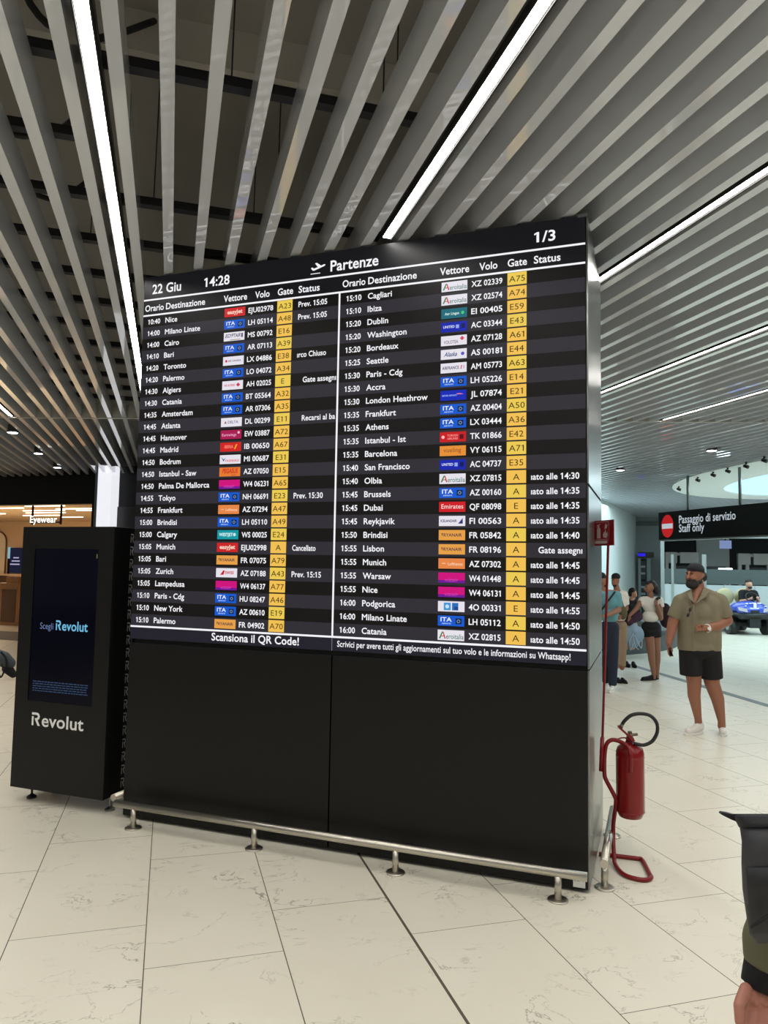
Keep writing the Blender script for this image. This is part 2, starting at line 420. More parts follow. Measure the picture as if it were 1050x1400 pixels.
# oval skylight
sk = thing('skylight', (EC[0], EC[1], ZB), 'big oval skylight with a flat white rim and pale blue glass', 'skylight')
mb = MB(); seg = 72
inn = [(15.3+3.3*math.cos(2*math.pi*i/seg), 10.75+5.6*math.sin(2*math.pi*i/seg)) for i in range(seg)]
outr = [(EC[0]+EA*math.cos(2*math.pi*i/seg), EC[1]+EB*math.sin(2*math.pi*i/seg)) for i in range(seg)]
for i in range(seg):
    j = (i+1) % seg
    mb.poly([(*outr[i], ZB-.01), (*outr[j], ZB-.01), (*inn[j], ZB+.02), (*inn[i], ZB+.02)], m_white)
    mb.poly([(*outr[i], ZB-.01), (*outr[j], ZB-.01), (*outr[j], ZB+.45), (*outr[i], ZB+.45)], m_white)
    mb.poly([(*inn[i], ZB+.02), (*inn[j], ZB+.02), (*inn[j], ZB+.05), (*inn[i], ZB+.05)], m_white)
part('rim', mb, sk)
mb = MB(); mb.poly([(*p, ZB+.05) for p in inn], mat('skylight_glass', (200, 225, 235), .2, emit=(176, 226, 246), es=1.0))
part('glass', mb, sk)
area('skylight_day', (15.35, 10.6, ZB+.02), (4.5, 8), 380, (.72, .92, 1))
for px, py, lab in ((928, 668, 'black spotlight at the left tip of the oval skylight'), (954, 655.5, 'black spotlight on the skylight edge, second from its left tip'), (975, 648.5, 'black spotlight on the skylight edge, third from its left tip'),
                    (995, 643, 'black spotlight on the skylight edge, fourth from its left tip'), (1020, 636.5, 'black spotlight on the skylight edge, fifth from its left tip'), (1045, 628.5, 'black spotlight on the skylight edge at the right border of the photo')):
    r = P(px, py, 1)-CAMP; q = CAMP+r*((ZB-.06-CAMH)/r.z)
    t = thing('spotlight', q+Vector((0, 0, .06)), lab, 'spotlight')
    mb = MB(); mb.tube([q+Vector((0, 0, .07)), q+Vector((0, 0, .02))], .02, m_rubber, 8); part('stem', mb, t)
    mb = MB(); mb.tube([q+Vector((-.015, .04, -.0)), q+Vector((.015, -.04, -.035))], [.028, .034], m_rubber, 12); part('lamp_head', mb, t)

# ------------------------------------------------------------------ walls at the left: the shop front
SN = 9.75
m_fascia = G('fascia_black', (10, 10, 11), .5, spec=.25)
mb = MB()
s_r, _ = onplane(127.5, 700, SN)
mb.bbox(-22, s_r, SN, SN+.25, 3.085, 3.95, m_fascia)
mb.bbox(s_r-.05, s_r, SN, SN+.25, 0, 3.085, m_fascia)
struct('wall_left', mb)
s_c0, _ = onplane(131, 700, SN-.25); s_c1, _ = onplane(150.5, 700, SN-.25)
mb = MB(); m_lit = mat('lit_column', (235, 236, 240), .5, emit=(236, 238, 246), es=.9)
t = thing('column', B((s_c0+s_c1)/2, SN, 0), 'square white glowing column beside the black shop front', 'column')
mb.bbox(s_c0+.02, s_c1, SN-.25, SN+.1, 0, 3.95, m_lit); part('lit_panel', mb, t)
mb = MB(); mb.bbox(s_c0-.05, s_c0+.02, SN-.26, SN+.1, 0, 3.95, G('alu_grey', (120, 120, 124), .4, .6)); part('edge_profile', mb, t)
mb = MB(); mb.bbox(s_c1+.002, -3.5, SN+.02, SN+.3, 0, 3.95, m_fascia)
s_d, _ = onplane(160, 690, SN); mb.bbox(s_d, s_d+1.3, SN-.01, SN+.02, 0, 3.0, G('door_black', (16, 16, 18), .4))
struct('wall_back', mb)
# shop interior
m_beige = G('beige_wall', (226, 196, 158), .7); m_wood = G('oak', (176, 130, 86), .5, vary=.2, scale=6); m_woodd = G('walnut', (104, 70, 44), .5, vary=.15, scale=6)
mb = MB(); mb.bbox(-30, s_r, 21, 21.15, 0, 3.5, m_beige); struct('wall_shop', mb)
mb = MB(); mb.bbox(-30, s_r, SN+.25, 21, 3.4, 3.5, G('shop_ceiling', (196, 172, 142), .8)); struct('ceiling_shop', mb)
mb = MB(); mb.bbox(s_r, s_r+.1, SN+.25, 21, 0, 3.5, m_beige); struct('wall_shop_side', mb)
mb = MB(); mb.bbox(-16, s_r, 7.95, 9.35, 0, .006, G('mat_dark', (66, 60, 56), .8)); single('floor_mat', mb, 'wide dark floor mat before the shop entrance', 'mat', B(-12, 8.6, 0))
m_warm = mat('shop_tube', (255, 240, 210), .5, emit=(255, 236, 205), es=4)
for i, (p0, p1, py) in enumerate(((35, 88, 692.3), (77, 126, 696), (32, 88, 698.5), (36, 89, 701.5), (32, 81, 705), (84, 113, 707.2), (0, 32, 695), (105, 126, 698), (0, 7, 702.5))):
    r0, r1 = P(p0, py, 1)-CAMP, P(p1, py-.25, 1)-CAMP
    # hung at the height of the shop ceiling
    z = 3.385; a = CAMP+r0*((z-CAMH)/r0.z)
    t1 = (B(0, (a-C0).dot(N), 0)-CAMP).dot(N)/r1.dot(N); b_ = CAMP+r1*t1; b_.z = z
    nn = (a-C0).dot(N)
    if nn > 20.8:
        nn = 20.7-.2*i; t0 = (B(0, nn, 0)-CAMP).dot(N)/r0.dot(N); a = CAMP+r0*t0; t1 = (B(0, nn, 0)-CAMP).dot(N)/r1.dot(N); b_ = CAMP+r1*t1; a.z = b_.z = z
    s0, s1 = BW-(a-C0).dot(U), BW-(b_-C0).dot(U)
    mb = MB(); mb.bbox(s0, s1, nn-.03, nn+.03, z-.012, z+.015, m_warm)
    single('shop_ceiling_light', mb, 'warm linear light under the shop ceiling, %s of the shop tubes' % ORD[i], 'light', B(s0, nn, z), 'linear lights in the shop')
# arch mirror, niche screens, counter
NW = 20.95
def quadz(p0, y0, p1, y1, n):
    s0, z0 = onplane(p0, y1, n); s1, z1 = onplane(p1, y0, n); return s0, s1, z0, z1
s0, s1, z0, z1 = quadz(-14, 728, 9, 786, NW)
t = thing('arched_panel', B(s1-.5, NW, z0), 'pale arched panel with a dark thin frame on the shop wall', 'panel')
def arch(o):
    r = (s1-s0)/2+o; c = (s0+s1)/2; zc = z1-(s1-s0)/2
    return [(c-r, z0)]+[(c+r*math.cos(math.pi-math.pi*i/16), zc+r*math.sin(math.pi*i/16)) for i in range(17)]+[(c+r, z0)]
for nm, o, n0, m in (('frame', .04, NW-.02, m_woodd), ('face', 0, NW-.04, G('arch_face', (250, 232, 205), .5))):
    mb = MB(); a = arch(o); f = [mb.bm.verts.new(B(q[0], n0, q[1])) for q in a]; bk = [mb.bm.verts.new(B(q[0], NW+.02, q[1])) for q in a]
    k = mb.mi(m); mb.bm.faces.new(f).material_index = k
    for i in range(len(a)): mb.bm.faces.new((f[i-1], f[i], bk[i], bk[i-1])).material_index = k
    part(nm, mb, t)
s0, s1, z0, z1 = quadz(12.5, 749, 28, 783, NW-.1)
t = thing('display_screen', B(s0, NW, z0), 'dark blue display screen with lines of white text inside the shop', 'screen')
mb = MB(); mb.bbox(s0, s1+.2, NW-.1, NW, z0, z1, LED((30, 34, 62), .6)); part('screen', mb, t)
mb = MB(); fn = lambda s, z: B(s, NW-.104, z)
for i, (a, b_) in enumerate(((.35, .9), (.2, 1.0), (.05, 1.0))):
    zz = z0+(z1-z0)*(.58-.13*i); rect(mb, s0+(s1-s0)*a, s0+(s1-s0)*b_, zz, zz+.05, LED((210, 200, 240), .7), fn)
part('screen_text', mb, t)
s0, s1, z0, z1 = quadz(9.2, 748, 12.3, 785, NW-.1)
mb = MB(); mb.bbox(s0, s1, NW-.1, NW, z0+.7, z1, LED((150, 205, 225), .7)); mb.bbox(s0, s1, NW-.1, NW, z0, z0+.7, G('niche_dark', (30, 28, 28), .5))
single('light_panel', mb, 'narrow pale blue lit panel between arch and dark screen in the shop', 'panel', B(s0, NW, z0))
s0, s1, z0, z1 = quadz(-16, 785, 27, 789, NW-.3)
mb = MB(); mb.bbox(s0, s1, NW-.35, NW, z1-.08, z1, m_beige); mb.bbox(s0, s1, NW-.2, NW, 0, z1-.08, m_woodd)
single('wall_shelf', mb, 'beige shelf ledge over dark wood along the shop wall', 'shelf', B(s0, NW, 0))
s0, s1, z0, z1 = quadz(-10, 800, 25.5, 856, 10.6)
t = thing('shop_counter', B(s1, 10.6, 0), 'oak counter with a darker inset panel inside the shop', 'counter')
mb = MB(); mb.bbox(s0, s1, 10.6, 11.3, 0, z1, m_wood); part('carcass', mb, t)
mb = MB(); mb.bbox(s0+.27, s1-.07, 10.585, 10.6, .08, z1-.12, m_woodd); part('inset_panel', mb, t)
mb = MB(); mb.bbox(s0-.03, s1+.03, 10.57, 11.33, z1, z1+.04, m_wood); part('worktop', mb, t)
mb = MB(); mb.bbox(s1-.6, s1-.17, 10.75, 11.1, z1+.04, z1+.22, m_wood); single('tray_box', mb, 'small oak box standing on the shop counter', 'box', B(s1-.4, 10.9, z1+.04), bevel=.01)
mb = MB(); q = B(s1-.5, 11.18, z1+.04); mb.lathe(q, [(.04, 0), (.05, .1), (.02, .2), (.015, .28)], m_rubber); single('dark_bottle', mb, 'small dark bottle behind the oak box on the shop counter', 'bottle', q)
# hanging shop sign
NE = 11.2
s0, zz = onplane(42, 714.5, NE); s1, _ = onplane(79, 714.5, NE)
t = thing('shop_sign', B((s0+s1)/2, NE, zz), 'white lit Eyewear sign hanging on two black rods in the shop', 'sign')
mb = MB(); m_sign = LED((255, 250, 238), 1.6)
write(mb, 'Eyewear', s0, zz, .17, m_sign, lambda s, z: B(s, NE-.03, z), width=s1-s0, bold=.02)
part('letters', mb, t)
mb = MB(); mb.bbox(s0-.03, s1+.03, NE, NE+.03, zz-.02, zz+.03, G('sign_bar', (40, 36, 32), .5)); part('bar', mb, t)
for px in (44, 83):
    s, _ = onplane(px, 700, NE); mb = MB(); mb.bbox(s-.02, s+.02, NE, NE+.04, zz-.05, 3.4, m_fascia); part('rod', mb, t)

# ------------------------------------------------------------------ right background
m_wwall = G('cool_white_wall', (212, 226, 226), .55, vary=.02)
mb = MB()
wl = [Vector((9.6, 16.9, 0)), Vector((12.4, 19.3, 0)), Vector((15.0, 22.0, 0)), Vector((17.5, 24.8, 0))]
wl = spline(wl, 6)
for i in range(len(wl)-1):
    a, b_ = wl[i], wl[i+1]; dd = Vector((-.14, .14, 0))
    mb.hexa([a, b_, b_+dd, a+dd, a+Vector((0, 0, 3.95)), b_+Vector((0, 0, 3.95)), b_+dd+Vector((0, 0, 3.95)), a+dd+Vector((0, 0, 3.95))], m_wwall)
struct('wall_right', mb)
PN = 21.0   # the glazed partition
m_gw = G('grey_wall', (150, 160, 160), .6, vary=.02)
mb = MB(); s0, _ = onplane(868, 800, 26.5); s1, _ = onplane(909, 800, 26.5)
mb.bbox(s0, s1, 26.5, 26.7, 0, 3.95, m_gw); mb.bbox(s0, s1, 26.4, 26.5, 3.45, 3.6, G('grey_wall_dark', (100, 108, 108), .6)); struct('wall_far', mb)
mb = MB(); s0, _ = onplane(905, 800, 29); mb.bbox(s0, s0+26, 29, 29.2, 0, 3.95, m_fascia); struct('wall_hall', mb)
# scanner portal with blue lamp
t = thing('scanner_portal', B(*[onplane(878, 830, 25.6)[0]], 25.6, 0), 'dark scanner portal with a blue lamp against the grey wall', 'portal')
for px0, px1 in ((873, 876), (885, 889.5)):
    s0, s1, z0, z1 = quadz(px0, 763, px1, 835, 25.6); mb = MB(); mb.bbox(s0, s1, 25.6, 25.8, 0, z1, G('portal_grey', (120, 130, 132), .5)); part('post', mb, t)
s0, s1, z0, z1 = quadz(872.5, 755, 894, 762, 25.55); mb = MB(); mb.bbox(s0, s1, 25.5, 25.9, z0, z1, m_rubber); part('header', mb, t)
s0, s1, z0, z1 = quadz(872.5, 756.5, 882.5, 760.5, 25.5); mb = MB(); mb.bbox(s0, s1, 25.48, 25.5, z0, z1, LED((40, 30, 225), 1)); part('blue_lamp', mb, t)
s0, s1, z0, z1 = quadz(874, 764, 884, 800, 25.7); mb = MB(); mb.bbox(s0, s1, 25.75, 25.85, .2, z1, G('portal_dark', (38, 46, 54), .5))
for i in range(8): mb.bbox(s0+.05, s1-.05, 25.72, 25.76, .5+.26*i, .58+.26*i, m_gw if i % 3 else m_fascia)
part('shelf_panel', mb, t)
# glazed security partition
m_gpost = G('frame_grey', (148, 158, 158), .4, .3); m_frost = G('frosted_band', (72, 84, 84), .4)
t = thing('glass_partition', B(onplane(950, 830, PN)[0], PN, 0), 'grey framed glass partition with a dark frosted band behind the cart', 'partition')
for px0, px1 in ((904, 908), (918.5, 921), (961, 965.5)):
    s0, s1, z0, z1 = quadz(px0, 739 if px0 == 904 else 758, px1, 850, PN); mb = MB(); mb.bbox(s0, s1, PN, PN+.1, 0, z1, m_gpost); part('post', mb, t)
s0, s1, z0, z1 = quadz(908, 780, 1075, 797, PN); mb = MB(); mb.bbox(s0, s1, PN+.03, PN+.05, z0, z1, m_frost); part('frosted_band', mb, t)
mb = MB(); mb.bbox(s0, s1, PN+.02, PN+.06, 0, z0-.03, G('lower_panel', (176, 186, 188), .5)); 
for k in (.25, .5, .75): mb.bbox(s0+(s1-s0)*k-.01, s0+(s1-s0)*k+.01, PN+.015, PN+.02, 0, z0-.03, m_gpost)
part('lower_panel', mb, t)
mb = MB(); mb.bbox(s0, s1, PN+.03, PN+.045, z1, 2.75, mat('glass_clear', (20, 26, 26), .0, alpha=.06, spec=.3)); part('glass_pane', mb, t)
s0, s1, z0, z1 = quadz(910, 734, 1075, 738, PN); mb = MB(); mb.bbox(s0-.2, s1, PN, PN+.12, 2.75, 2.82, m_gpost); part('head_rail', mb, t)
# rooms and machines behind the glass
HN = 25.0
m_mach = G('machine_grey', (150, 148, 144), .5); m_hallw = mat('hall_wall', (190, 200, 200), .6, emit=(190, 202, 205), es=.0)
s0, s1, z0, z1 = quadz(953, 748, 997, 800, 28.8); mb = MB(); mb.bbox(s0, s1, 28.8, 28.95, 0, 3.9, G('hall_wall_white', (220, 228, 226), .5)); struct('wall_corridor', mb)
t = thing('wall_screen', B(s1-1, 28.5, 2.5), 'pale blue monitor hanging under the ceiling behind the glass', 'screen')
s0, s1, z0, z1 = quadz(984, 739, 1000, 750, 26); mb = MB(); mb.bbox(s0, s1, 26, 26.06, z0, z1, LED((140, 160, 210), .8)); part('display', mb, t)
mb = MB(); mb.bbox((s0+s1)/2-.03, (s0+s1)/2+.03, 26.06, 26.1, z1-.1, 3.95, m_rubber); part('mount', mb, t)
def machine(px0, px1, ytop, lab, dark):
    s0, s1, z0, z1 = quadz(px0, ytop, px1, 800, HN)
    t = thing('security_scanner', B((s0+s1)/2, HN, 0), lab, 'scanner')
    wd = s1-s0; h = z1
    for a in (0, .22, .84):
        mb = MB(); mb.bbox(s0+wd*a, s0+wd*(a+.1), HN, HN+.4, 0, h-.25, m_mach); part('upright', mb, t)
    mb = MB(); mb.bbox(s0, s0+wd*.36, HN-.05, HN+.5, h-.3, h+.1, m_mach); mb.bbox(s0+wd*.45, s1, HN-.05, HN+.5, h-.3, h+.1, m_mach); mb.bbox(s0+wd*.36, s0+wd*.45, HN, HN+.4, h-.02, h+.08, m_mach); part('head_unit', mb, t)
    mb = MB(); mb.bbox(s0+wd*.3, s1+dark, HN+.1, HN+.9, .6, h-.4, G('scanner_dark', (22, 25, 27), .5)); part('tunnel', mb, t)
machine(910, 955, 759, 'grey scanner with a dark tunnel behind the glass, left one', .9)
machine(1010, 1056, 761, 'grey scanner with a dark tunnel behind the glass, right one', 1.5)
m_hl = mat('hall_lamp', (230, 245, 255), .5, emit=(225, 245, 255), es=4)
for px, py, lab in ((991, 780, 'left white lamp glowing low behind the glass'), (997.5, 780, 'right white lamp glowing low behind the glass')):
    s, z = onplane(px, py, 24); mb = MB(); wd = .09 if px > 995 else .2; mb.bbox(s-wd, s+wd, 24, 24.1, z-.12, z+.08, m_hl); mb.bbox(s-.03, s+.03, 24.02, 24.08, 0, z-.12, m_gpost)
    single('floor_lamp', mb, lab, 'lamp', B(s, 24, 0))

# hanging sign 'Staff only'
XS = 10.66
def onx(px, py):
    r = P(px, py, 1)-CAMP; t = XS/r.x; q = CAMP+r*t; return q.y, q.z
yl, zt = onx(900, 701); _, zb = onx(900, 738)
t = thing('hanging_sign', (XS, yl-2, zb), 'black hanging sign Passaggio di servizio Staff only on grey rods', 'sign')
ye = 9.0; zt, zb = zt, zb
m_sgn = G('sign_black', (10, 20, 20), .35, vary=.02)
mb = MB(); mb.box((XS, ye, zb), (XS+.14, yl, zt), m_sgn); part('panel', mb, t, bevel=.005)
mb = MB(); mb.box((XS-.006, ye, zb-.03), (XS+.146, yl+.006, zb), G('sign_edge', (150, 158, 158), .35, .5)); part('bottom_edge', mb, t)
fx = lambda s, z: Vector((XS-.004, yl-s, z))   # s runs to the right as seen from the hall
def sx(px, py): y, z = onx(px, py); return yl-y, z
a0, za = sx(924.5, 713); a1, _ = sx(1006, 706)
mb = MB(); m_wt = LED((205, 218, 226), .75)
s_a, z_a = sx(928.5, 715.5); s_b, _ = sx(1006, 710)
write(mb, 'Passaggio di servizio', s_a, z_a, .165, m_wt, fx, width=s_b-s_a, bold=.012)
s_a2, z_a2 = sx(928.5, 727.5); s_b2, _ = sx(963, 726.5)
write(mb, 'Staff only', s_a2, z_a2, .165, m_wt, fx, width=s_b2-s_a2, bold=.012)
part('sign_text', mb, t)
sc_, zc_ = sx(912.5, 719.4); sl_, _ = sx(904.5, 719); sr_, _ = sx(921, 719)
rr = (sr_-sl_)/2
mb = MB(); disc(mb, (sl_+sr_)/2, zc_, rr, LED((196, 34, 38), .8), fx, 32, ry=.255)
rect(mb, sl_+rr*.12, sr_-rr*.12, zc_-.055, zc_+.055, m_wt, lambda s, z: Vector((XS-.008, yl-s, z)))
part('no_entry_symbol', mb, t)
for px, pt in ((937, 650), (1008, 638)):
    y, z = onx(px, 690); mb = MB(); mb.tube([(XS+.07, y, zt), (XS+.07, y, ZB+.02)], .03, G('rod_grey', (120, 128, 128), .4, .4), 10); part('rod', mb, t)

# grey curved bench plinth
mb = MB(); cx, cy, R_ = 8.0, 17.4, 4.42; m_bench = G('bench_grey', (62, 66, 66), .6)
t = thing('curved_bench', (cx, cy-R_+.6, 0), 'low dark grey curved bench by the white wall', 'bench')
ring = [(math.radians(-100+i*4)) for i in range(0, 26)]
for z0, z1, ro in ((0, .38, 0), (.38, .44, .05)):
    mb = MB()
    for i in range(len(ring)-1):
        p = []
        for zz in (z0, z1):
            p += [(cx+(R_+ro)*math.cos(ring[i]), cy+(R_+ro)*math.sin(ring[i]), zz), (cx+(R_+ro)*math.cos(ring[i+1]), cy+(R_+ro)*math.sin(ring[i+1]), zz),
                  (cx+(R_-.7)*math.cos(ring[i+1]), cy+(R_-.7)*math.sin(ring[i+1]), zz), (cx+(R_-.7)*math.cos(ring[i]), cy+(R_-.7)*math.sin(ring[i]), zz)]
        mb.hexa(p, m_bench)
    part('base' if ro == 0 else 'seat', mb, t)

# ================================================================== THE DEPARTURE BOARD
bd = thing('departure_board', B(BW/2, BD/2, 0), 'big black airport departure board with steel ends and rows of flights', 'display board')
mb = MB(); mb.bbox(.012, BW-.004, .03, BD, .045, BH, m_gap); part('cabinet', mb, bd)
mb = MB(); mb.bbox(.03, BW-.03, .06, BD-.03, 0, .045, m_gap); part('plinth', mb, bd)
for a, b_ in ((0, 1.527), (1.536, BW-.003)):
    mb = MB(); mb.bbox(a, b_, 0, .03, .02, 1.182, m_black); part('lower_panel', mb, bd, bevel=.002)
for z0, z1 in ((.02, 1.184), (1.194, 2.206), (2.224, BH)):
    mb = MB(); mb.bbox(BW-.003, BW+.006, .012, BD, z0, z1, m_steel); part('end_panel', mb, bd)
mb = MB(); mb.bbox(-.004, .012, .012, BD, .02, BH, m_black); part('left_panel', mb, bd)
mb = MB(); mb.bbox(BW-.05, BW+.006, -.001, .03, 3.765, 3.785, m_steel); part('corner_clip', mb, bd)
# the LED screen with alternating row bands
RP, Z0 = .0841, 3.412              # row pitch, bottom of the first row's band
m_dark, m_band = LED((15, 13, 11), 1), LED((45, 43, 50), 1)
m_head, m_foot = LED((20, 20, 23), 1), LED((30, 29, 40), 1)
scr = MB()
f1 = lambda s, z: B(s, 0, z)
SE = BW-.008
zs = [(3.606, BH-.002, m_head), (3.493, 3.606, m_head), (1.212, 1.297, m_foot)]
zt = 3.493
for i in range(26):
    zb_ = 3.493-(i+1)*(3.493-1.297)/26
    zs.append((zb_, zt, m_dark if i % 2 == 0 else m_band)); zt = zb_
for z0, z1, m in zs: rect(scr, 0.002, SE, z0, z1, m, f1)
scr.bbox(.002, SE, .0005, .03, 1.212, BH-.002, m_gap)
screen = part('screen', scr, bd)
FS = lambda o: (lambda s, z: B(s, -o, z))
f2, f3 = FS(.0012), FS(.002)
mb = MB()
for z in (3.606, 3.493, 1.297): rect(mb, .002, SE, z-.006, z+.006, m_txt, f3)
rect(mb, 1.526, 1.538, 1.303, 3.487, m_txt, f3); rect(mb, 1.529, 1.532, 1.212, 1.291, LED((150, 150, 170), .8), f3)
part('ruling_line', mb, screen)
mb = MB(); write(mb, '22 Giu', .072, 3.648, .066, m_txt, f2, width=.242); part('date', mb, screen)
mb = MB(); write(mb, '14:28', .505, 3.648, .064, m_txt, f2, width=.202); part('clock', mb, screen)
mb = MB(); write(mb, 'Partenze', 1.463, 3.641, .069, m_txt, f2, width=.332)
# take-off symbol
pl = [(1.322, 3.679), (1.334, 3.683), (1.344, 3.674), (1.372, 3.681), (1.352, 3.708), (1.364, 3.711), (1.396, 3.688), (1.416, 3.695), (1.427, 3.692), (1.420, 3.683), (1.345, 3.660), (1.335, 3.662)]
mb.poly([f2(*q) for q in pl], m_txt); rect(mb, 1.321, 1.390, 3.637, 3.642, m_txt, f2)
part('title', mb, screen)
mb = MB(); write(mb, '1/3', 2.772, 3.650, .062, m_txt, f2, width=.122); part('page_number', mb, screen)
for o in (0, 1.534):
    for tx, s, wd in (('Orario', .017, .158), ('Destinazione', .194, .323), ('Vettore', .666, .183), ('Volo', .911, .110), ('Gate', 1.082, .114), ('Status', 1.236, .153)):
        mb = MB(); write(mb, tx, s+o, 3.524, .044, m_txt, f2, width=wd); part('column_heading', mb, screen)
mb = MB(); write(mb, 'Scansiona il QR Code!', .658, 1.232, .048, m_txt, f2, width=.644); part('footer_text', mb, screen)
mb = MB()
write(mb, 'Scrivici per avere tutti gli aggiornamenti sul tuo volo e le informazioni su Whatsapp!', 1.566, 1.238, .036, m_txt, f2, width=1.41, bold=.012)
part('footer_text', mb, screen)

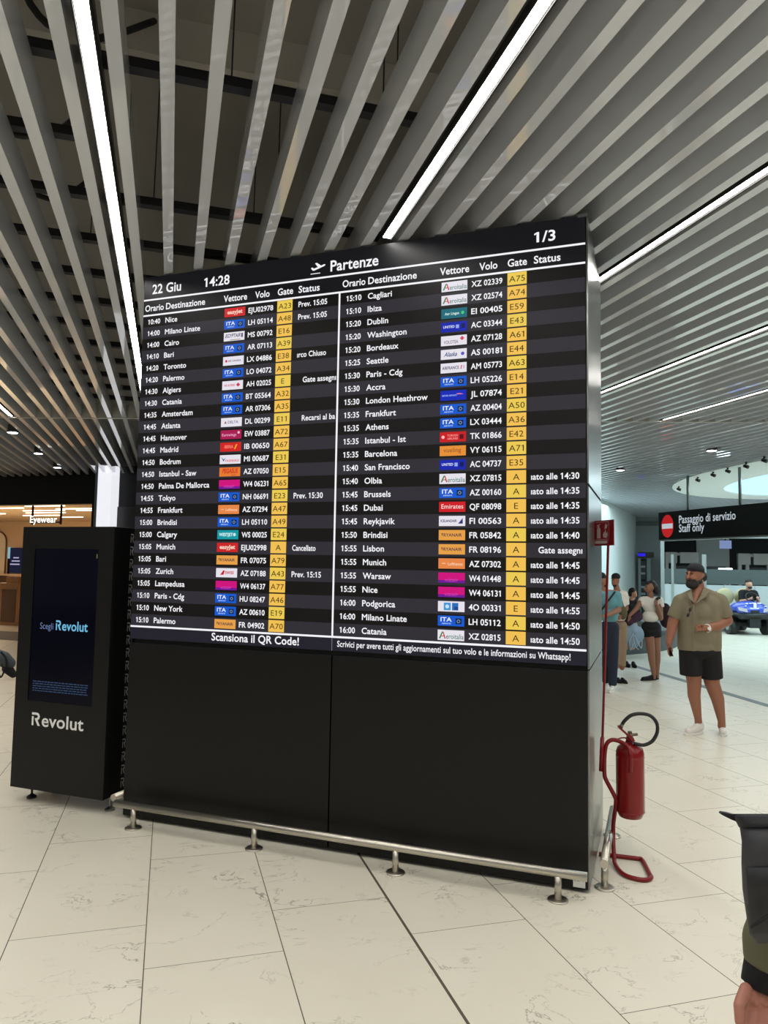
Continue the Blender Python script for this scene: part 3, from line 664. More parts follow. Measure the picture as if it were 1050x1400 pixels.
LW, LH = .161, .0605
c_w, c_n = (240, 236, 246), (28, 34, 90)
def logo_tile(mb, s, z, kind):
    def bgc(c, k=.9): rect(mb, s, s+LW, z, z+LH, LED(c, k), f2)
    def tx(t, x, y, cap, wd, c, bold=.015, slant=0): write(mb, t, s+x, z+y, cap, LED(c, .95), f3, width=wd, bold=bold, slant=slant)
    def rc(x0, x1, y0, y1, c, f=f3): rect(mb, s+x0, s+x1, z+y0, z+y1, LED(c, .95), f)
    if kind == 'easyjet': bgc((214, 34, 38)); tx('easyJet', .022, .02, .026, .118, (255, 214, 196), .03)
    elif kind == 'ita':
        bgc((14, 92, 214)); tx('ITA', .017, .026, .024, .068, (235, 240, 255), .02); tx('AIRWAYS', .024, .01, .008, .056, (190, 215, 255), .02)
        rc(.108, .144, .013, .046, (14, 24, 62))
        for i in range(8):
            a = i*math.pi/4; disc(mb, s+.126+.0085*math.cos(a), z+.0295+.0085*math.sin(a), .0026, LED((150, 190, 240), .95), FS(.003), 6)
    elif kind == 'egyptair': bgc(c_w); tx('EGYPTAIR', .012, .024, .024, .118, (36, 40, 84), .02, .25); rc(.137, .148, .02, .048, (36, 40, 84)); rc(.05, .13, .004, .01, (170, 160, 150))
    elif kind == 'aircanada': bgc(c_w); disc(mb, s+.026, z+.03, .009, LED((214, 40, 70), .95), f3, 10); tx('AIR CANADA', .04, .024, .012, .1, (90, 70, 90), .02)
    elif kind == 'airalgerie': bgc(c_w); tx('AIR ALGERIE', .016, .024, .014, .082, (214, 60, 90), .02); mb.poly([f3(s+.108, z+.03), f3(s+.124, z+.018), f3(s+.14, z+.03), f3(s+.124, z+.046)], LED((214, 50, 80), .95))
    elif kind == 'delta': bgc(c_w); mb.poly([f3(s+.026, z+.022), f3(s+.044, z+.022), f3(s+.035, z+.04)], LED((150, 40, 60), .95)); tx('DELTA', .054, .022, .017, .08, (70, 70, 120), .01)
    elif kind == 'eurowings': bgc((176, 22, 84)); tx('Eurowings', .012, .02, .018, .11, (236, 170, 205), .015); disc(mb, s+.14, z+.042, .009, LED((240, 200, 220), .95), f3, 10)
    elif kind == 'iberia': bgc((218, 34, 30)); tx('IBERIA', .034, .022, .02, .068, (255, 140, 120), .02); mb.poly([f3(s+.108, z+.014), f3(s+.118, z+.014), f3(s+.134, z+.048), f3(s+.12, z+.046)], LED((244, 160, 40), .95))
    elif kind == 'freebird': bgc(c_w); mb.poly([f3(s+.01, z+.05), f3(s+.03, z+.03), f3(s+.046, z+.044), f3(s+.03, z+.016)], LED((60, 90, 150), .95)); tx('FREEBIRD', .042, .014, .014, .108, (226, 90, 90), .015)
    elif kind == 'pegasus': bgc((240, 128, 48)); tx('PEGASUS', .024, .022, .03, .116, (206, 40, 30), .03, .1); rc(.09, .13, .006, .012, (206, 90, 40))
    elif kind == 'wizz': bgc((216, 8, 130)); rc(0, LW, 0, .016, (110, 18, 150)); tx('wizzair', .036, .008, .02, .084, (224, 70, 190), .015, .2)
    elif kind == 'lufthansa': bgc((240, 140, 74)); tx('Lufthansa', .058, .02, .017, .09, (255, 206, 170), .02); rc(.022, .044, .028, .033, (255, 200, 160))
    elif kind == 'westjet': bgc((14, 158, 170)); tx('WESTJET', .014, .021, .02, .105, (220, 250, 250), .03); disc(mb, s+.132, z+.031, .011, LED((200, 245, 245), .95), f3, 8)
    elif kind == 'ryanair': bgc((240, 166, 74)); tx('RYANAIR', .03, .022, .018, .112, (70, 56, 70), .02); mb.poly([f3(s+.016, z+.042), f3(s+.026, z+.042), f3(s+.022, z+.022)], LED((90, 66, 70), .95))
    elif kind == 'swiss': bgc(c_w); mb.poly([f3(s+.032, z+.016), f3(s+.058, z+.016), f3(s+.068, z+.044), f3(s+.056, z+.046)], LED((206, 30, 40), .95)); tx('SWISS', .07, .022, .018, .066, (206, 40, 56), .03)
    elif kind == 'aeroitalia':
        bgc(c_w); mb.poly([f3(s+.008, z+.01), f3(s+.017, z+.01), f3(s+.034, z+.05), f3(s+.026, z+.05)], LED((40, 130, 70), .95)); mb.poly([f3(s+.03, z+.05), f3(s+.036, z+.05), f3(s+.05, z+.01), f3(s+.042, z+.01)], LED((206, 40, 50), .95)); rc(.02, .044, .022, .027, (206, 60, 60))
        tx('eroitalia', .052, .01, .028, .105, (74, 130, 112), .01)
    elif kind == 'aerlingus': bgc((18, 108, 126)); tx('Aer Lingus', .022, .022, .016, .09, (214, 244, 240), .02); disc(mb, s+.134, z+.03, .011, LED((60, 210, 120), .95), f3, 5)
    elif kind == 'united': bgc((18, 36, 178)); tx('UNITED', .014, .025, .015, .07, (224, 230, 255), .02); rc(.092, .112, .02, .042, (150, 170, 240)); rc(.126, .148, .018, .046, (10, 18, 80))
    elif kind == 'volotea': bgc(c_w); tx('VOLOTEA', .018, .012, .02, .09, (110, 90, 100), .01); mb.poly([f3(s+.118, z+.04), f3(s+.132, z+.026), f3(s+.146, z+.04), f3(s+.132, z+.054)], LED((226, 70, 100), .95))
    elif kind == 'alaska': bgc(c_w); tx('Alaska', .02, .018, .026, .08, (50, 70, 130), .02, .3); disc(mb, s+.136, z+.03, .011, LED((90, 84, 190), .95), f3, 12)
    elif kind == 'airfrance': bgc(c_w); tx('AIRFRANCE', .01, .022, .018, .104, (64, 60, 100), .02); mb.poly([f3(s+.122, z+.02), f3(s+.128, z+.02), f3(s+.134, z+.044), f3(s+.128, z+.044)], LED((220, 50, 70), .95)); rc(.138, .15, .022, .042, (206, 196, 214))
    elif kind == 'british': bgc((10, 40, 190)); tx('BRITISH AIRWAYS', .012, .025, .01, .09, (170, 196, 255), .015); mb.poly([f3(s+.104, z+.034), f3(s+.146, z+.034), f3(s+.12, z+.042), f3(s+.1, z+.04)], LED((225, 120, 170), .95))
    elif kind == 'turkish': bgc((208, 24, 32)); disc(mb, s+.02, z+.03, .01, LED((255, 190, 190), .95), f3, 12); tx('TURKISH', .046, .033, .012, .066, (255, 150, 150), .02); tx('AIRLINES', .046, .014, .012, .066, (255, 150, 150), .02); rc(.122, .146, .016, .044, (80, 12, 24))
    elif kind == 'vueling': bgc((240, 150, 56)); tx('vueling', .024, .022, .026, .108, (150, 84, 30), .005)
    elif kind == 'emirates': bgc((214, 26, 36)); tx('Emirates', .014, .02, .026, .134, (255, 226, 220), .005)
    elif kind == 'icelandair': bgc(c_w); tx('ICELANDAIR', .01, .024, .014, .1, (40, 50, 106), .025); mb.poly([f3(s+.118, z+.014), f3(s+.146, z+.014), f3(s+.146, z+.048)], LED((40, 50, 110), .95))
    elif kind == 'montenegro': bgc(c_w); rc(.036, .078, .008, .052, (58, 150, 220)); rc(.086, .124, .008, .052, (40, 110, 190)); disc(mb, s+.057, z+.03, .012, LED((200, 230, 250), .95), FS(.003), 10); rc(.1, .122, .012, .03, (24, 66, 140), FS(.003))

LEFT = [('10:40', 'Nice', 'easyjet', 'EJU02978', 'A23', 'Prev. 15:05'), ('14:00', 'Milano Linate', 'ita', 'LH 05114', 'A48', 'Prev. 15:05'),
        ('14:00', 'Cairo', 'egyptair', 'MS 00792', 'E16', ''), ('14:10', 'Bari', 'ita', 'AR 07113', 'A39', ''), ('14:20', 'Toronto', 'aircanada', 'LX 04886', 'E38', '\u0131rco Chiuso'),
        ('14:20', 'Palermo', 'ita', 'LO 04072', 'A34', ''), ('14:30', 'Algiers', 'airalgerie', 'AH 02025', 'E', '>Gate assegn\u0131'), ('14:30', 'Catania', 'ita', 'BT 05564', 'A32', ''),
        ('14:35', 'Amsterdam', 'ita', 'AR 07306', 'A35', ''), ('14:45', 'Atlanta', 'delta', 'DL 00299', 'E11', '>Recarsi al ba'), ('14:45', 'Hannover', 'eurowings', 'EW 03887', 'A72', ''),
        ('14:45', 'Madrid', 'iberia', 'IB 00650', 'A67', ''), ('14:50', 'Bodrum', 'freebird', 'MI 00687', 'E31', ''), ('14:50', 'Istanbul - Saw', 'pegasus', 'AZ 07050', 'E15', ''),
        ('14:50', 'Palma De Mallorca', 'wizz', 'W4 06231', 'A65', ''), ('14:55', 'Tokyo', 'ita', 'NH 06691', 'E23', 'Prev. 15:30'), ('14:55', 'Frankfurt', 'lufthansa', 'AZ 07294', 'A47', ''),
        ('15:00', 'Brindisi', 'ita', 'LH 05110', 'A49', ''), ('15:00', 'Calgary', 'westjet', 'WS 00025', 'E24', ''), ('15:05', 'Munich', 'easyjet', 'EJU02998', 'A', 'Cancellato'),
        ('15:05', 'Bari', 'ryanair', 'FR 07075', 'A79', ''), ('15:05', 'Zurich', 'swiss', 'AZ 07188', 'A43', 'Prev. 15:15'), ('15:05', 'Lampedusa', 'wizz', 'W4 06137', 'A77', ''),
        ('15:10', 'Paris - Cdg', 'ita', 'HU 08247', 'A46', ''), ('15:10', 'New York', 'ita', 'AZ 00610', 'E19', ''), ('15:10', 'Palermo', 'ryanair', 'FR 04902', 'A70', '')]
AL = '\u0131ato alle '
RIGHT = [('15:10', 'Cagliari', 'aeroitalia', 'XZ 02339', 'A75', ''), ('15:10', 'Ibiza', 'aeroitalia', 'XZ 02574', 'A74', ''), ('15:20', 'Dublin', 'aerlingus', 'EI 00405', 'E59', ''),
         ('15:20', 'Washington', 'united', 'AC 03344', 'E43', ''), ('15:20', 'Bordeaux', 'volotea', 'AZ 07128', 'A61', ''), ('15:25', 'Seattle', 'alaska', 'AS 00181', 'E44', ''),
         ('15:30', 'Paris - Cdg', 'airfrance', 'AM 05773', 'A63', ''), ('15:30', 'Accra', 'ita', 'LH 05226', 'E14', ''), ('15:30', 'London Heathrow', 'british', 'JL 07874', 'E21', ''),
         ('15:35', 'Frankfurt', 'ita', 'AZ 00404', 'A50', ''), ('15:35', 'Athens', 'ita', 'LX 03444', 'A36', ''), ('15:35', 'Istanbul - Ist', 'turkish', 'TK 01866', 'E42', ''),
         ('15:35', 'Barcelona', 'vueling', 'VY 06115', 'A71', ''), ('15:40', 'San Francisco', 'united', 'AC 04737', 'E35', ''), ('15:40', 'Olbia', 'aeroitalia', 'XZ 07815', 'A', AL+'14:30'),
         ('15:45', 'Brussels', 'ita', 'AZ 00160', 'A', AL+'14:35'), ('15:45', 'Dubai', 'emirates', 'QF 08098', 'E', AL+'14:35'), ('15:45', 'Reykjavik', 'icelandair', 'FI 00563', 'A', AL+'14:35'),
         ('15:50', 'Brindisi', 'ryanair', 'FR 05842', 'A', AL+'14:40'), ('15:55', 'Lisbon', 'ryanair', 'FR 08196', 'A', '>Gate assegn\u0131'), ('15:55', 'Munich', 'lufthansa', 'AZ 07302', 'A', AL+'14:45'),
         ('15:55', 'Warsaw', 'wizz', 'W4 01448', 'A', AL+'14:45'), ('15:55', 'Nice', 'wizz', 'W4 06131', 'A', AL+'14:45'), ('16:00', 'Podgorica', 'montenegro', '4O 00331', 'E', AL+'14:55'),
         ('16:00', 'Milano Linate', 'ita', 'LH 05112', 'A', AL+'14:50'), ('16:00', 'Catania', 'aeroitalia', 'XZ 02815', 'A', AL+'14:50')]
m_gate, m_gtx = LED((246, 196, 84), .95), LED((58, 42, 12), .9)
m_gate2 = LED((240, 206, 84), .95)
XT = 1.0
for rows, o in ((LEFT, 0), (RIGHT, 1.5345)):
    for i, (tm, ds, lg, fl, gt, st) in enumerate(rows):
        zb_ = 3.428-i*RP
        mb = MB(); write(mb, tm, .046+o, zb_, .035, m_txt, f2, width=.103); part('departure_time', mb, screen)
        mb = MB(); write(mb, ds, .193+o, zb_, .036, m_txt, f2, xs=XT); part('destination', mb, screen)
        mb = MB(); write(mb, fl, .863+o, zb_, .034, m_txt, f2, width=.188); part('flight_number', mb, screen)
        if st:
            mb = MB()
            if st[0] == '>': write(mb, st[1:], 1.2825+o-(.018 if o else 0), zb_, .035, m_txt, f2, width=.236+(.006 if o else 0))
            elif st[0] == '\u0131' and o: write(mb, st, 2.757, zb_, .035, m_txt, f2, width=.269)
            else: write(mb, st, 1.238+o, zb_, .035, m_txt, f2, width=.207 if st[0] != 'C' else .165)
            part('flight_status', mb, screen)
        mb = MB(); logo_tile(mb, .678+o-.0012, zb_-.013, lg); part('airline_tile', mb, screen)
        mb = MB(); rect(mb, 1.081+o, 1.194+o, zb_-.0175, zb_+.0575, m_gate if i % 3 else m_gate2, f2)
        write(mb, gt, 1.1375+o, zb_+.001, .035, m_gtx, f3, align='c', bold=.0, xs=1.12); part('gate_tile', mb, screen)
# inventory sticker at the foot
mb = MB(); fl = FS(.002); rect(mb, 2.988, 3.052, .028, .098, G('sticker_white', (214, 214, 210), .5), fl); write(mb, 'UM001 - 5', 2.994, .06, .011, G('sticker_ink', (60, 60, 60), .6), FS(.003), width=.05, bold=.01)
part('sticker', mb, bd)

# ------------------------------------------------------------------ guard rails round the board
def rail(name, p0, p1, posts, label, axis):
    t = thing(name, (Vector(posts[0])), label, 'guard rail', 'steel guard rails round the board')
    mb = MB(); mb.tube([p0, p1], .0235, m_rail, 20); part('bar', mb, t)
    for q in posts:
        q = Vector(q); zt = p0.z
        mb = MB(); mb.tube([q+Vector((0, 0, .008)), q+Vector((0, 0, zt-.01))], .019, m_rail, 16); pp = part('post', mb, t)
        mb = MB(); mb.lathe(q, [(.001, 0), (.055, 0), (.055, .005), (.05, .009), (.001, .009)], m_rail, seg=28); part('foot_plate', mb, pp)
RO = .135
rail('guard_rail', B(.045, -RO, .142), B(3.073, -RO, .142), [B(s, -RO, 0) for s in (.197, 1.098, 2.016, 2.923)], 'long brushed steel guard rail along the front foot of the board', U)
rail('guard_rail', B(3.145, .075, .142), B(3.145, 1.06, .142), [B(3.145, n, 0) for n in (.115, .95)], 'short steel guard rail at the right end of the board', N)
rail('guard_rail', B(-.035, -.06, .145), B(-.035, 1.06, .145), [B(-.035, n, 0) for n in (.35, .95)], 'short steel guard rail at the left end beside the black kiosk', N)

# ================================================================== KIOSK
KS0, KS1, KZ0, KZ1, KN = -.988, -.1555, .10, 1.986, -.02
m_kiosk = G('kiosk_black', (14, 13, 12), .42, spec=.3, vary=.03); m_kside = G('kiosk_side', (8, 8, 8), .45, spec=.25)
kk = thing('advertising_kiosk', B((KS0+KS1)/2, KN+.2, 0), 'tall black advertising kiosk with a dark portrait screen left of the board', 'kiosk')
mb = MB(); mb.bbox(KS0, KS1, KN+.012, KN+.42, KZ0, KZ1, m_kside); part('cabinet', mb, kk, bevel=.003)
mb = MB()
a0, a1, b0, b1 = -.868, -.285, .725, 1.825
for s0, s1, z0, z1 in ((KS0, a0, KZ0, KZ1), (a1, KS1, KZ0, KZ1), (a0, a1, KZ0, b0), (a0, a1, b1, KZ1)): mb.bbox(s0, s1, KN, KN+.012, z0, z1, m_kiosk)
part('front_panel', mb, kk)
mb = MB(); mb.bbox(a0, a1, KN+.006, KN+.0115, b0, b1, mat('kiosk_glass', (3, 3, 6), .06, emit=(4, 4, 12), es=1, spec=.13)); ks = part('screen', mb, kk)
fk = lambda s, z: B(s, KN+.0045, z)
fk0 = lambda s, z: B(s, KN-.0015, z)
def brand(mb, s, z, cap, wd, m, fn):
    # the word mark: a broken R followed by 'evolut'
    k = wd/5.0; t = cap
    write(mb, 'evolut', s+wd*.2, z, cap*.94, m, fn, width=wd*.8, bold=.016)
    rw = wd*.165
    mb.poly([fn(s+rw*.02, z), fn(s+rw*.24, z), fn(s+rw*.24, z+t*.7), fn(s+rw*.02, z+t*.7)], m)
    pts = [(0.02, 1.0), (.62, 1.0), (.86, .93), (.98, .72), (.9, .52), (.72, .43), (1.02, 0), (.74, 0), (.38, .5), (.38, .56), (.58, .58), (.72, .66), (.72, .76), (.6, .82), (.02, .82)]
    mb.poly([fn(s+rw*x, z+t*y) for x, y in pts], m)
mb = MB(); brand(mb, -.643, 1.24, .07, .288, LED((118, 196, 236), .85), fk)
write(mb, 'Scegli', -.788, 1.243, .045, LED((120, 140, 190), .7), fk, width=.122, bold=.0)
part('screen_text', mb, ks)
mb = MB()
for i in range(5):
    ww = (.5, .512, .49, .512, .5)[i]
    x = -.83; rr_ = random.Random(i)
    while x < -.83+ww-.02:             # print too small to read in the photograph: rows of word-length dashes
        e = min(x+rr_.uniform(.012, .04), -.83+ww); rect(mb, x, e, .862-i*.0165, .869-i*.0165, LED((60, 86, 122), .55), fk); x = e+.006
part('small_print', mb, ks)
mb = MB(); rect(mb, -.305, -.297, 1.76, 1.79, LED((150, 140, 90), .5), fk); part('status_light', mb, ks)
mb = MB(); brand(mb, -.818, .552, .092, .47, G('kiosk_letter', (236, 236, 234), .5), fk0); part('brand_lettering', mb, kk)
fs = lambda n, z: B(KS1+.0015, n, z)
m_rdec = G('kiosk_decal', (180, 180, 180), .5)
for i in range(20):
    z = 1.879-i*.0915; mb = MB()
    n0, wd, h = .155, .036, .064
    for q in ([(0.02, 0), (.22, 0), (.22, .7), (.02, .7)], [(0.02, 1.0), (.62, 1.0), (.86, .93), (.98, .72), (.9, .52), (.72, .43), (1.02, 0), (.78, 0), (.42, .5), (.42, .56), (.58, .58), (.76, .66), (.76, .8), (.6, .87), (.02, .87)]):
        mb.poly([fs(n0+wd*x, z+h*y) for x, y in q], m_rdec)
    part('side_decal', mb, kk)
for s in (KS0+.095, KS1-.03):
    for n in (.09, .33):
        mb = MB(); q = B(s, n, 0); mb.lathe(q, [(.001, 0), (.034, 0), (.034, .012), (.016, .024), (.008, .03), (.008, .1)], m_rubber if s < -.5 else m_steel); part('foot', mb, kk)
mb = MB()
for s, z in ((KS0+.07, .19), (KS0+.065, .15), (KS1-.04, .27), (KS0+.06, .27)): disc(mb, s, z, .004, m_gap, fk0, 8)
part('screw', mb, kk)

# ================================================================== FIRE EXTINGUISHER ON ITS STAND
D4 = 4.42
st = thing('extinguisher_stand', B(3.25, .45, 0), 'red tubular stand with a flag sign pole beside the steel board end', 'stand')
tr = .0125
ex_ax = P(862, 1070, D4); ex_ax.z = 0
vx = B(3.172, .53, 0)
def V(px, py, d=D4): return P(px, py, d)
loop = [B(3.085, .57, .0125), B(3.15, .575, .0125), B(3.30, .585, .0125), B(3.335, .57, .0125), B(3.375, .38, .0125), B(3.385, .33, .0125), B(3.36, .285, .0125), B(3.31, .275, .0125),
        B(3.24, .31, .0125), B(3.19, .42, .016), B(3.176, .49, .05), V(838.5, 1130, 4.46), V(842, 1098, D4), V(840, 1088, D4), V(829, 1067, D4), V(826.5, 1058, D4), V(826.5, 1035, D4), V(829, 1018, D4), V(837, 1011.5, D4),
        V(849, 1014.5, D4-.02), V(858.5, 1022, D4-.06), V(862, 1032, D4-.10), V(862, 1056, D4-.105)]
mb = MB(); mb.tube(spline(loop, 5), tr, m_redp, 14); part('tube_frame', mb, st)
top = V(833.5, 716, D4-.02)
mb = MB(); mb.tube([V(822.5, 1054, D4-.01), V(824, 1005, D4-.01), V(831.5, 745, D4-.02), top], .0075, m_redp, 10); part('sign_pole', mb, st)
mb = MB(); mb.tube([V(821.5, 1054, D4-.01), V(823.5, 1008, D4-.01)], .012, m_redp, 10); part('pole_socket', mb, st)
# two plates at right angles, pictograms on the left one
hx = top.copy(); zt_, zb_ = V(833, 711).z, V(833, 746).z
fw2 = Vector((fw.x, fw.y, 0)).normalized(); rt2 = Vector((rt.x, rt.y, 0)).normalized()
dl = (-rt2*.068+fw2*.14); dl.normalize(); dr = (rt2*.022-fw2*.13).normalized()
m_plate = G('sign_red', (138, 16, 28), .4); m_pict = G('sign_pictogram', (196, 176, 172), .5)
mb = MB(); wd = .142
def plate(d, w0, w1, zz0, zz1, m, off=0, th=.004):
    nrm = Vector((d.y, -d.x, 0)).normalized()
    if nrm.dot(CAMP-hx) < 0: nrm = -nrm
    a, b_ = hx+d*w0+nrm*off, hx+d*w1+nrm*off
    a0, b0, a1, b1 = [Vector((q.x, q.y, z)) for q, z in ((a, zz0), (b_, zz0), (a, zz1), (b_, zz1))]
    e = nrm*th
    return [a0, b0, b0-e, a0-e, a1, b1, b1-e, a1-e]
mb.hexa(plate(dl, 0, wd, zb_, zt_, m_plate), m_plate); sp = part('sign_plate', mb, st)
mb = MB(); mb.hexa(plate(dr, 0, .05, zb_, zt_, m_plate), m_plate); part('sign_plate', mb, st)
mb = MB(); nrm = Vector((dl.y, -dl.x, 0)).normalized()
if nrm.dot(CAMP-hx) < 0: nrm = -nrm
ff = lambda s, z: Vector((*(hx+dl*(wd-s)+nrm*.002).xy, zb_+z)); hh = zt_-zb_
rect(mb, .010, .132, .012, .030, m_pict, ff)          # caption strip
rect(mb, .034, .066, .045, .095, m_pict, ff); disc(mb, .05, .095, .016, m_pict, ff, 16); rect(mb, .043, .057, .108, .122, m_pict, ff)
mb.poly([ff(.036, .126), ff(.062, .132), ff(.064, .128), ff(.040, .120)], m_pict); mb.poly([ff(.036, .124), ff(.030, .112), ff(.034, .110), ff(.041, .122)], m_pict)
for fxy in ([(.09, .05), (.116, .045), (.128, .062), (.122, .085), (.116, .07), (.108, .1), (.1, .078), (.094, .082), (.086, .065)], [(.1, .1), (.118, .105), (.126, .128), (.118, .122), (.112, .136), (.104, .118)]):
    mb.poly([ff(*q) for q in fxy], m_pict)
for a in ((.008, .134, .036, .0385), (.008, .134, hh-.0115, hh-.009), (.008, .0105, .036, hh-.009), (.1315, .134, .036, hh-.009)): rect(mb, *a, m_pict, ff)
part('pictogram', mb, sp)
# the extinguisher
exb = P(862, 1117, D4)
ex = thing('fire_extinguisher', exb, 'red fire extinguisher with black hose loop hanging on the red stand', 'fire extinguisher')
m_exr = G('extinguisher_red', (128, 8, 12), .25, coat=.12, spec=.35, vary=.02)
ax = Vector((0, 0, 1)); R0 = .083
mb = MB(); mb.lathe(exb, [(.001, .02), (.045, .014), (.05, .0), (.066, .004), (.078, .03), (R0, .04), (R0, .36), (.0825, .385), (.074, .41), (.055, .428), (.03, .44), (.024, .45), (.024, .47), (.001, .47)], m_exr, ax, 32); part('cylinder', mb, ex)
for z in (.04, .36):
    mb = MB(); mb.lathe(exb+ax*z, [(R0, -.004), (R0+.0015, 0), (R0, .004)], m_exr, ax, 32); part('weld_seam', mb, ex)
hd = exb+ax*.47
mb = MB(); mb.lathe(hd-ax*.012, [(.017, 0), (.02, .008), (.02, .03), (.014, .036), (.012, .05)], G('brass_valve', (120, 104, 84), .35, .9), ax, 16); mb.tube([hd+ax*.015, hd+ax*.02+rt2*.045], .009, G('brass_valve', (120, 104, 84), .35, .9), 10); vv = part('valve', mb, ex)
def bar(mb, a, b_, wd, th, m):
    d = (b_-a).normalized(); s = d.cross(fw2).normalized()*th; q = fw2*wd
    mb.hexa([a-s-q, b_-s-q, b_-s+q, a-s+q, a+s-q, b_+s-q, b_+s+q, a+s+q], m)
mb = MB(); bar(mb, V(866, 1013), V(858, 1004), .012, .009, m_redp); bar(mb, V(865, 1011), V(846, 994), .011, .006, m_redp); bar(mb, V(847, 995.5), V(845.5, 992), .011, .005, m_redp); part('lever', mb, vv)
mb = MB(); mb.tube(spline([V(864, 1014), V(855, 1009), V(847, 1009.5), V(843.5, 1012), V(850, 1015.5), V(860, 1017.5)], 5), .004, m_redp, 8); part('carry_handle', mb, vv)
hose = [V(866, 1016, D4-.01), V(872, 1017.5, D4-.02), V(881, 1018.5, D4-.03), V(892, 1013, D4-.03), V(898.5, 1001, D4-.03), V(897.5, 988, D4-.03), V(889, 978.5, D4-.03), V(876, 975.7, D4-.03), V(863, 978, D4-.02), V(854, 985.5, D4-.015), V(851, 990, D4-.01)]
mb = MB(); mb.tube(spline(hose, 6), .0105, m_rubber, 12); part('hose', mb, ex)
mb = MB(); mb.tube([V(851.6, 988.5, D4-.01), V(848.5, 995, D4)], .0115, m_steel, 10); part('hose_nozzle', mb, ex)

# ================================================================== PEOPLE
def blob(name, prims, voxel, m, parent, smooth=3, cuts=(), fac=.5):
    """one continuous skin grown over spheres, ellipsoids and tapered limbs"""
    bm = bmesh.new()
    for p in prims:
        if p[0] == 'e':
            c, r = Vector(p[1]), p[2]; ang = p[3] if len(p) > 3 else 0.; roll = p[4] if len(p) > 4 else 0.
            mx = Matrix.Translation(c) @ FR @ Matrix.Rotation(ang, 4, 'Z') @ Matrix.Rotation(roll, 4, 'Y') @ Matrix.Diagonal((*r, 1))
            bmesh.ops.create_icosphere(bm, subdivisions=3, radius=1, matrix=mx)
        else:
            a, ra, b_, rb = Vector(p[1]), p[2], Vector(p[3]), p[4]
            d = b_-a; L = d.length
            mx = Matrix.Translation((a+b_)/2) @ d.to_track_quat('Z', 'Y').to_matrix().to_4x4()
            bmesh.ops.create_cone(bm, cap_ends=True, cap_tris=True, segments=20, radius1=ra, radius2=rb, depth=L, matrix=mx)
            bmesh.ops.create_icosphere(bm, subdivisions=3, radius=ra, matrix=Matrix.Translation(a))
            if p[0] == 'c': bmesh.ops.create_icosphere(bm, subdivisions=3, radius=rb, matrix=Matrix.Translation(b_))
    me = bpy.data.meshes.new('tmp'); bm.to_mesh(me); bm.free()
    o = bpy.data.objects.new('tmp', me); COL.objects.link(o)
    rm = o.modifiers.new('r', 'REMESH'); rm.mode = 'VOXEL'; rm.voxel_size = voxel; rm.use_smooth_shade = True
    if smooth:
        sm = o.modifiers.new('s', 'SMOOTH'); sm.factor = fac; sm.iterations = smooth
    dg = bpy.context.evaluated_depsgraph_get()
    out = bpy.data.meshes.new_from_object(o.evaluated_get(dg)); bpy.data.objects.remove(o); bpy.data.meshes.remove(me)
    out.name = name
    if cuts:
        bm = bmesh.new(); bm.from_mesh(out)
        for co_, no in cuts:
            g = bm.verts[:]+bm.edges[:]+bm.faces[:]
            r = bmesh.ops.bisect_plane(bm, geom=g, plane_co=co_, plane_no=no, clear_outer=True)
            ed = [e for e in r['geom_cut'] if isinstance(e, bmesh.types.BMEdge)]
            bmesh.ops.holes_fill(bm, edges=ed, sides=0)
        bm.to_mesh(out); bm.free()
    for f in out.polygons: f.use_smooth = True
    out.materials.clear(); out.materials.append(m)
    return link(name, out, parent)
FR = Matrix((( *rt2, 0), (*fw2, 0), (0, 0, 1, 0), (0, 0, 0, 1))).transposed()   # person frame: x right in the view, y away
class Fig:
    def __init__(self, D): self.D = D; self.k = D/FPX
    def q(self, px, py, dd=0.): return P(px, py, self.D+dd)
    def e(self, px, py, rx, ry, rz, dd=0., ang=0., roll=0.): return ('e', self.q(px, py, dd), (rx*self.k, ry*self.k, rz*self.k), ang, roll)
    def c(self, *a, flat=False):       # a chain of (px, py, r[, dd])
        out = []
        for s, t in zip(a, a[1:]):
            out.append(('k' if flat and t is a[-1] else 'c', self.q(s[0], s[1], s[3] if len(s) > 3 else 0), s[2]*self.k, self.q(t[0], t[1], t[3] if len(t) > 3 else 0), t[2]*self.k))
        return out
    def base(self, px, py, dd=0.):
        v = self.q(px, py, dd); v.z = 0; return v
UPV, DNV = Vector((0, 0, 1)), Vector((0, 0, -1))
sk1 = G('skin_tan', (150, 98, 74), .5, vary=.06, scale=20, bump=.05); sk2 = G('skin_olive', (146, 102, 80), .5, vary=.06); sk3 = G('skin_light', (196, 148, 122), .5, vary=.05)
m_hair = G('dark_hair', (22, 17, 15), .55, bump=.5, scale=60); m_cap = G('navy_cloth', (16, 18, 26), .8, bump=.1, scale=80)
m_linen = G('olive_linen', (128, 120, 98), .9, vary=.08, bump=.35, scale=14); m_blk = G('black_cloth', (12, 12, 14), .85, bump=.15, scale=20)
m_shoe = G('white_leather', (224, 220, 212), .5); m_sole = G('white_sole', (236, 234, 230), .6); m_teal = G('teal_cloth', (96, 150, 160), .85, bump=.25, scale=14)
m_jean = G('navy_denim', (28, 36, 56), .85, bump=.2, scale=20); m_tan = G('tan_cloth', (150, 128, 104), .85, bump=.2, scale=20); m_tee = G('white_cotton', (226, 222, 214), .85, bump=.2, scale=14)
m_eye = G('eye_dark', (14, 12, 12), .2)
def fingers(F, pts, r, out):           # pts: list of finger chains of (px, py, dd)
    for ch in pts:
        out += F.c(*[(x, y, r*(1-.12*i), d) for i, (x, y, d) in enumerate(ch)])
